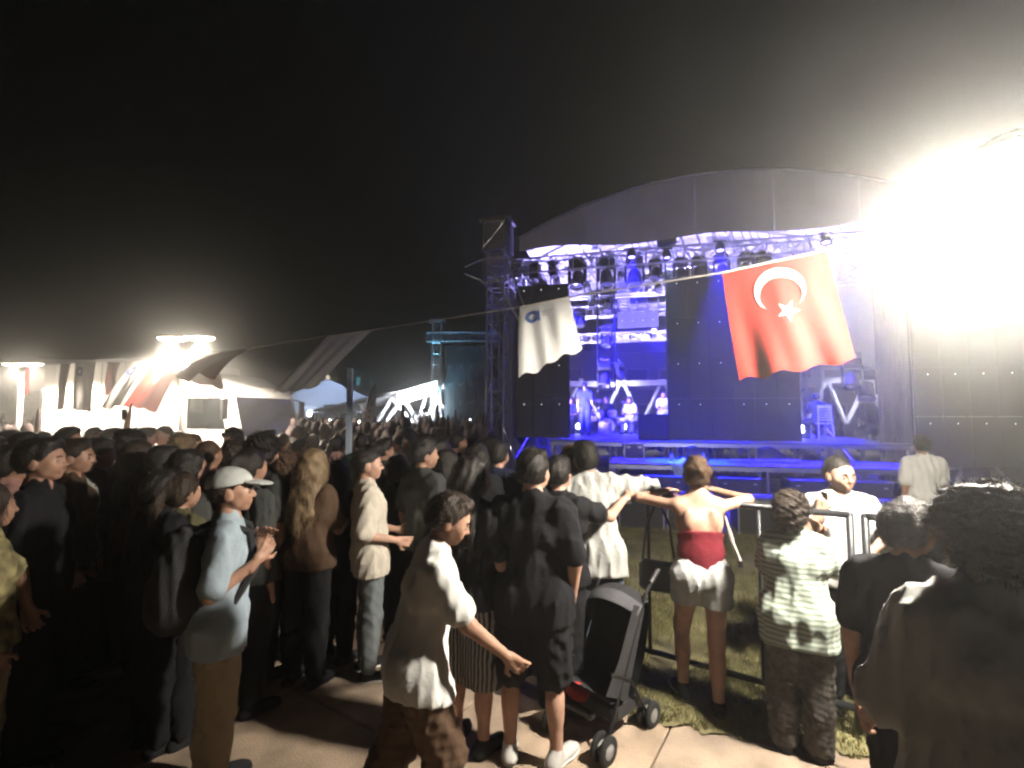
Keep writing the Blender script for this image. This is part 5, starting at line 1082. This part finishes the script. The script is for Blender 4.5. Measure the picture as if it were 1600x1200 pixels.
# man with cap, backpack
pz = dict(seed=81, face=1, hair='crop', head=(-8, 6, 0), lean=4, arm_r=((.12, -.2, -1), (-.2, .85, .55)), hand_r=(-.3, .6, .7), palm_r=(-.8, -.3, 0), arm_l=((.1, .1, -1), (-.45, .55, .75)), loose=.025, hem=.80, leg_loose=.02, sleeve=.85)
t, J = near('man in pale cap and light blue T-shirt with black backpack', 356, 2.6, 1.63, -62, pz, dict(top=LBLUE, legs=BEIGE, skin='b', hair='d'), h=.0125)
cv, cf = field_mesh([ell(headpt(J, 0, -.01, .142), (.099, .122, .098), J['hr'], .02)], .008, [(headpt(J, 0, 0, .135), J['hr'] @ nrm(V3(0, .12, -1)))]); bv_, bf_ = field_mesh([ell(headpt(J, 0, .12, .142), (.093, .093, .012), J['hr'] @ rotm(0, -10, 0), .01)], .006)
a_, b_ = join([(cv, cf), (bv_, bf_)]); P('cap', raw_mesh('cap', a_ + J['off'], b_, True), C_('cap_cloth', (.5, .52, .5)), t)
bp_v, bp_f = field_mesh([cap(J['U'](-.07, -.22, 1.02), J['U'](.07, -.22, 1.02), .11, k=.1), cap(J['U'](-.07, -.22, 1.14), J['U'](.07, -.22, 1.14), .115, k=.1), cap(J['U'](-.065, -.21, 1.25), J['U'](.065, -.21, 1.25), .11, k=.1), cap(J['U'](-.06, -.2, 1.36), J['U'](.06, -.2, 1.36), .085, k=.1)], .014, disp=folds(9, .006))
bpk = T('backpack', 'black backpack on the back of the man in the cap', 'backpack', t.location, t.rotation_euler.z, None, 1.63 / 1.75); P('sack', raw_mesh('sack', bp_v + J['off'], bp_f, True), m_sf, bpk)
for s, sg in (('r', 1), ('l', -1)): MB().tube([Vector(J['U'](sg * .1, -.15, 1.42) + J['off']), Vector(J['U'](sg * .11, -.02, 1.485) + J['off']), Vector(J['U'](sg * .11, .1, 1.43) + J['off']), Vector(J['U'](sg * .12, .155, 1.25) + J['off']), Vector(J['U'](sg * .15, .05, 1.05) + J['off'])], .02, 6).build('strap', m_sf, bpk)
# big man at the edge under the lantern
pz = dict(seed=91, hair='afro', fat=.02, lean=3, head=(-6, 3, 0), loose=.05, hem=.74, sleeve=.9, arm_r=((.25, .1, -1), (0, .5, -.9)), arm_l=((.25, .2, -1), (-.2, .7, -.5)), leg_loose=.03)
near('tall curly haired man in grey T-shirt with his back to us under the lantern', 1536, 1.34, 1.70, -6, pz, dict(top=C_('grey_shirt', (.62, .63, .60)), legs=CHAR, skin='b', hair='d'), h=.0125)
near('dark haired man in black between barrier post and tall curly haired man', 1410, 1.98, 1.57, -48, dict(seed=95, face=1, hair='short', head=(-20, 4, 0), arm_r=((.2, .3, -1), (-.2, .9, -.1)), loose=.03), dict(top=BLACK, legs=BLACK, skin='b', hair='k'))
# white shirted steward in the pit
near('steward in white shirt standing in the pit near the stage', 1436, 6.1, 1.66, -10, dict(seed=99, hair='short', loose=.04, hem=.8, sleeve=.8, arm_r=((.15, .1, -1), (0, .3, -1)), head=(-10, 4, 0)), dict(top=WHITE, legs=BLACK, skin='b', hair='k'))
# near people of the dark left crowd
NL = [
 ('tall dark clothed man nearest us at the left edge of the crowd', 74, 2.9, 1.77, -58, dict(seed=111, face=1, hair='short', head=(-14, 4, 0), loose=.05, hem=.76), dict(top=BLACK, legs=BLACK, skin='b', hair='k')),
 ('person in patterned yellowish top cut by the left picture edge', -6, 2.5, 1.56, -30, dict(seed=113, fem=1, hair='long'), dict(top=mat('cloth_pattern', (.22, .19, .09), .9, 0, .8, 14), legs=BEIGE, skin='b', hair='d')),
 ('boy with dark round hair in rust coloured T-shirt', 196, 4.3, 1.47, -22, dict(seed=117, hair='curly', loose=.03), dict(top=RUST, legs=BLACK, skin='b', hair='k')),
 ('small child with dark hair in front of the rust T-shirt', 178, 4.0, 1.26, -20, dict(seed=119, hair='short', loose=.03), dict(top=BROWN, legs=BLACK, skin='b', hair='k')),
 ('person in olive yellow top behind the man in the cap', 292, 3.0, 1.56, -24, dict(seed=121, fem=1, hair='ponytail', loose=.03), dict(top=OLIVE, legs=BLACK, skin='b', hair='d')),
 ('woman in long dark maroon top between the rust shirt and the cap', 262, 3.2, 1.5, -28, dict(seed=123, fem=1, hair='long', loose=.04, hem=.7), dict(top=MAROON, legs=BLACK, skin='b', hair='k')),
 ('dark man with black jacket just behind the backpack', 262, 2.95, 1.58, -30, dict(seed=127, hair='short', loose=.05, hem=.74, sleeve=1.9), dict(top=BLACK, legs=BLACK, skin='b', hair='k')),
 ('tall man with thick curly hair in grey top beyond the cap', 414, 3.7, 1.75, -26, dict(seed=129, hair='curly', loose=.03), dict(top=CHAR, legs=BLACK, skin='b', hair='k')),
 ('man in dark brown jacket beyond the tall man at the edge', 122, 3.6, 1.73, -45, dict(seed=131, face=1, hair='short', head=(-20, 0, 0), loose=.05, sleeve=1.9), dict(top=BROWN, legs=BLACK, skin='b', hair='d')),
 ('woman with dark bob between cream shirt and fair haired woman', 533, 3.95, 1.55, -18, dict(seed=133, fem=1, hair='long'), dict(top=BLACK, legs=BLACK, skin='b', hair='k')),
 ('dark haired woman in black between dark grey and black T-shirts', 748, 4.3, 1.66, -20, dict(seed=137, fem=1, hair='long', loose=.04, hem=.7), dict(top=BLACK, legs=BLACK, skin='b', hair='k')),
 ('man in black with arms folded in front of the stage curtain', 780, 4.6, 1.66, -28, dict(seed=139, hair='short', arm_r=((.2, .25, -1), (-.8, .55, .1)), arm_l=((.2, .25, -1), (-.8, .55, .1))), dict(top=NAVY, legs=BLACK, skin='b', hair='k')),
]
for lb, px, Y, H, rz, pz, c in NL: near(lb, px, Y, H, rz, pz, c, 'people in the near crowd', h=.015)
# ------------------------------------------------------------------ mid crowd: copies of a few figures, each with its own clothes
PROT = {}
for k, pz in dict(man=dict(seed=201, hair='short', head=(-8, 0, 0)), crop=dict(seed=203, hair='crop', head=(10, 0, 0), loose=.03), woman=dict(seed=205, fem=1, hair='long', head=(-12, 0, 0)), bun=dict(seed=207, fem=1, hair='bun'), curly=dict(seed=209, fem=1, hair='curly', head=(8, 0, 0)), pony=dict(seed=211, fem=1, hair='ponytail'),
                  raise_=dict(seed=213, hair='short', arm_r=((.25, .15, 1), (.02, .1, 1)), palm_r=(0, 1, 0)), mouth=dict(seed=215, hair='afro', arm_r=((.75, .35, -.2), (-.75, .35, .4)), arm_l=((.75, .35, -.2), (-.75, .35, .4))), sit=dict(seed=217, hair='short', leg_r=((.15, 1, -.1), (0, -.1, -1)), leg_l=((.15, 1, -.1), (0, -.1, -1)), arm_r=((.2, .3, -1), (-.3, .8, -.1)), arm_l=((.2, .3, -1), (-.3, .8, -.1)), lean=8)).items():
    PROT[k] = (pz,) + build_person(pz, .019, .01, False, False)
def mid(label, kind, px, yt, Y, rz, top, legs=BLACK, hair='k', skin='b', group='people in the crowd before the truck', z=0.0, w_=None, H=None, loc=None):
    pz, m, J = PROT[kind]
    if loc is None:
        H = CAMZ - (yt - 650) * Y / F if H is None else H; loc = ((px - 800) / F * Y, Y, z)
    return assemble(m, J, pz, 'person', label, loc[0], loc[1], loc[2], R(rz), H, group, dict(top=top, legs=legs, hair=hair, skin=skin)), H
MID = [
 ('dark haired man at the left end of the row before the truck', 'man', 20, 676, 5.6, -50, CHAR), ('man in pale shirt at the rear corner of the truck', 'man', 44, 680, 4.6, -60, CREAM), ('woman with white headscarf like top at the far left', 'woman', -4, 686, 4.4, -40, WHITE),
 ('man with round head below the dark brown flag strip', 'crop', 74, 677, 6.2, -60, BLACK), ('man with broad dark head below the grey flag', 'man', 112, 671, 5.2, -70, BROWN), ('man in profile below the dark red flag', 'crop', 152, 670, 6.3, -80, MAROON, BLACK, 'd', 'a'),
 ('man with raised arm holding a phone before the truck', 'raise_', 180, 672, 6.2, -30, WHITE, BLACK, 'k', 'a'), ('woman just beyond the raised arm', 'bun', 214, 672, 6.6, -50, GREY), ('man in bright red shirt below the small red flag', 'man', 232, 671, 6.4, -35, RED2), ('man looking back beside the lamp pole', 'crop', 258, 668, 6.6, 150, CHAR, BLACK, 'd', 'a'),
 ('person with head peeping at the foot of the lamp pole', 'man', 279, 677, 7.6, -30, BLACK), ('woman with bun lit from the truck beside the lamp pole', 'bun', 305, 681, 5.8, -60, WHITE, BLACK, 'n', 'a'), ('woman with pale hair beside the lamp pole', 'curly', 290, 684, 5.0, -40, YELLOW, BLACK, 'y', 'a'),
 ('person with big curly hair, hands at mouth, before the truck cab', 'mouth', 365, 674, 6.4, 160, BLACK, BLACK, 'k', 'a'), ('man in front of the truck bumper', 'man', 422, 674, 7.2, -40, CHAR), ('person in orange top before the truck bumper', 'pony', 445, 680, 7.6, -20, PINK, BLACK, 'd', 'a'),
 ('woman with long dark hair in dark green top', 'woman', 60, 702, 3.6, -35, DKGRN), ('woman in pale top behind the tall man at the edge', 'pony', 28, 700, 3.3, -40, PINK), ('man with flat dark hair in the middle of the dark crowd', 'man', 160, 690, 4.0, -50, BROWN), ('woman with long hair and white strap top', 'woman', 128, 697, 3.8, -25, GREY, BLACK, 'd'),
 ('woman with big dark hair in pink top', 'curly', 208, 678, 4.4, -35, PINK), ('tall woman with long maroon tinted hair', 'woman', 222, 694, 3.9, -25, MAROON, BLACK, 'd'), ('man in white T-shirt squeezed before the lamp pole', 'crop', 262, 700, 4.6, -30, WHITE), ('man with square dark head before the truck cab', 'man', 262, 702, 3.7, -35, DKGRN, BLACK),
 ('broad woman with straight dark hair beside the square head', 'woman', 300, 708, 3.2, -30, CHAR), ('man with short brown hair facing the truck cab', 'crop', 330, 692, 4.1, -20, MAROON, BLACK, 'n'), ('woman with wavy hair before the hands-at-mouth person', 'curly', 372, 694, 4.3, -15, BROWN, BLACK, 'd'), ('person in grey behind the pale cap', 'pony', 395, 706, 3.3, -25, CHAR),
 ('man in red shirt far behind the fair haired woman', 'man', 470, 688, 7.0, -30, RED2), ('man in black beside the blue pole foot', 'man', 512, 690, 7.8, -35, BLACK), ('woman in pink skirt beside the blue pole', 'pony', 530, 683, 6.4, -25, PINK), ('man in dark teal shirt standing under the feather banner', 'crop', 566, 680, 6.2, -20, DKGRN),
 ('woman in white top and dark jacket facing us in the crowd', 'woman', 640, 683, 6.6, 165, WHITE, BLACK, 'k', 'a'), ('woman looking sideways next to the white top', 'bun', 622, 684, 7.2, 120, GREY, BLACK, 'k', 'a'), ('man in dark shirt before the far screen tower', 'man', 668, 682, 6.0, -45, CHAR), ('man with light shirt turned towards the stage', 'crop', 716, 678, 5.6, -70, BLACK, BLACK, 'k'),
 ('man in cream shirt with raised elbow below the far screen', 'man', 738, 686, 6.4, -40, CREAM), ('man with white T-shirt next to the stage tower foot', 'crop', 752, 690, 6.0, -30, WHITE), ('man in navy shirt at the stage tower foot', 'man', 768, 688, 5.2, -60, NAVY), ('woman with dark ponytail below the far tower', 'pony', 692, 690, 4.9, -35, NAVY),
 ('short woman between cream and dark grey T-shirts', 'curly', 626, 718, 4.3, -40, BLACK), ('man with cap like dark hair beyond the cream T-shirt', 'man', 602, 690, 5.4, -50, CHAR), ('woman in dark dress beyond the dark grey T-shirt', 'woman', 700, 706, 4.2, -40, BLACK),
]
for row in MID: mid(*row[:7], *row[7:])
p = at(194, 648, 6.15); ph = T('phone', 'small dark phone in the raised hand before the truck', 'phone', p, 0); MB().box((0, 0, 0), (.07, .01, .14), bev=.004).build('case', M_BLKP, ph); MB().box((0, .0065, 0), (.06, .001, .12)).build('screen', m_glass, ph)
# players on the stage
def player(label, kind, px, w_, z, rz, top, H=1.75, legs=None, hair='k'):
    l = SL(S(px, w_), w_, z); mid(label, kind, 0, 0, 0, math.degrees(-PHI) + rz, top, legs or NAVY, hair, 'b', 'players on the stage', H=H, loc=l)
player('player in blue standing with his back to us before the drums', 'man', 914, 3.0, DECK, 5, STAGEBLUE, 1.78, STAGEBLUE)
player('drummer sitting behind the drum kit', 'sit', 948, 5.0, DECK + .05, 175, BLACK, 1.72)
player('player in pale clothes sitting at the back of the stage', 'sit', 985, 4.6, DECK, 160, WHITE, 1.72, GREY); player('player in white at the edge of the wide screen', 'sit', 1036, 5.0, DECK + .2, 190, WHITE, 1.72, GREY); player('player in dark clothes beside the narrow screen', 'sit', 893, 4.4, DECK, 170, NAVY, 1.72)
player('musician in dark shirt seated with his back to us on the white chair', 'sit', 1279, CW, DECK, 8, NAVY, 1.66)
# ------------------------------------------------------------------ the far crowd: one mass of heads and shoulders
cvv = []; cff = []; ico = MB().ball((0, 0, 0), (1, 1, 1), 5, 8); iv = np.array([tuple(p) for p in ico.v]); fi = np.array(ico.f)
def far_person(x, y, H):
    for c, r_ in (((0, 0, H - .11), (.085, .1, .12)), ((0, 0, H - .45), (.23, .14, .26)), ((0, 0, H - .95), (.19, .14, .4))):
        n0 = sum(len(q) for q in cvv); cvv.append(iv * np.array(r_) * (1 + rng.normal() * .05) + np.array([x, y, 0]) + np.array(c)); cff.append(fi + n0)
    if random.random() < .12: n0 = sum(len(q) for q in cvv); cvv.append(iv * np.array((.04, .04, .25)) + np.array([x + .2, y, H + .05])); cff.append(fi + n0)
for i in range(520):
    Y = 8.5 + 26 * random.random() ** 1.2; px = random.uniform(455, 765)
    far_person((px - 800) / F * Y, Y, random.gauss(1.68, .09))
for i in range(60): Y = random.uniform(9, 24); far_person((random.uniform(-40, 70) - 800) / F * Y, Y, random.gauss(1.68, .09))
for i in range(110): Y = random.uniform(20.5, 24); far_person((random.uniform(900, 1400) - 800) / F * Y, Y, random.gauss(1.7, .1))
m_fc = mat('far_crowd', (.07, .05, .05), .9, 0, .95, 1.6); fc = P('crowd', raw_mesh('crowd', np.concatenate(cvv), np.concatenate(cff), True), m_fc, kind='stuff'); fc['label'] = 'dense far crowd of heads before the pavilion'; fc['category'] = 'crowd'
# ================================================================== night haze round the whole place, also standing in for lens glare
hz = MB().box((0, 220, 22), (700, 560, 50)).build('haze', None); hz['kind'] = 'stuff'; hz['label'] = 'thin night haze, its glow round the lamps standing in for lens glare'; hz['category'] = 'haze'
hm = bpy.data.materials.new('haze'); hm.use_nodes = True; nt = hm.node_tree; nt.nodes.remove(nt.nodes['Principled BSDF']); pv = nt.nodes.new('ShaderNodeVolumePrincipled')
pv.inputs['Color'].default_value = (.92, .92, .92, 1); pv.inputs['Density'].default_value = .0225; pv.inputs['Anisotropy'].default_value = .885
nt.links.new(pv.outputs[0], nt.nodes['Material Output'].inputs['Volume']); hz.data.materials.append(hm)
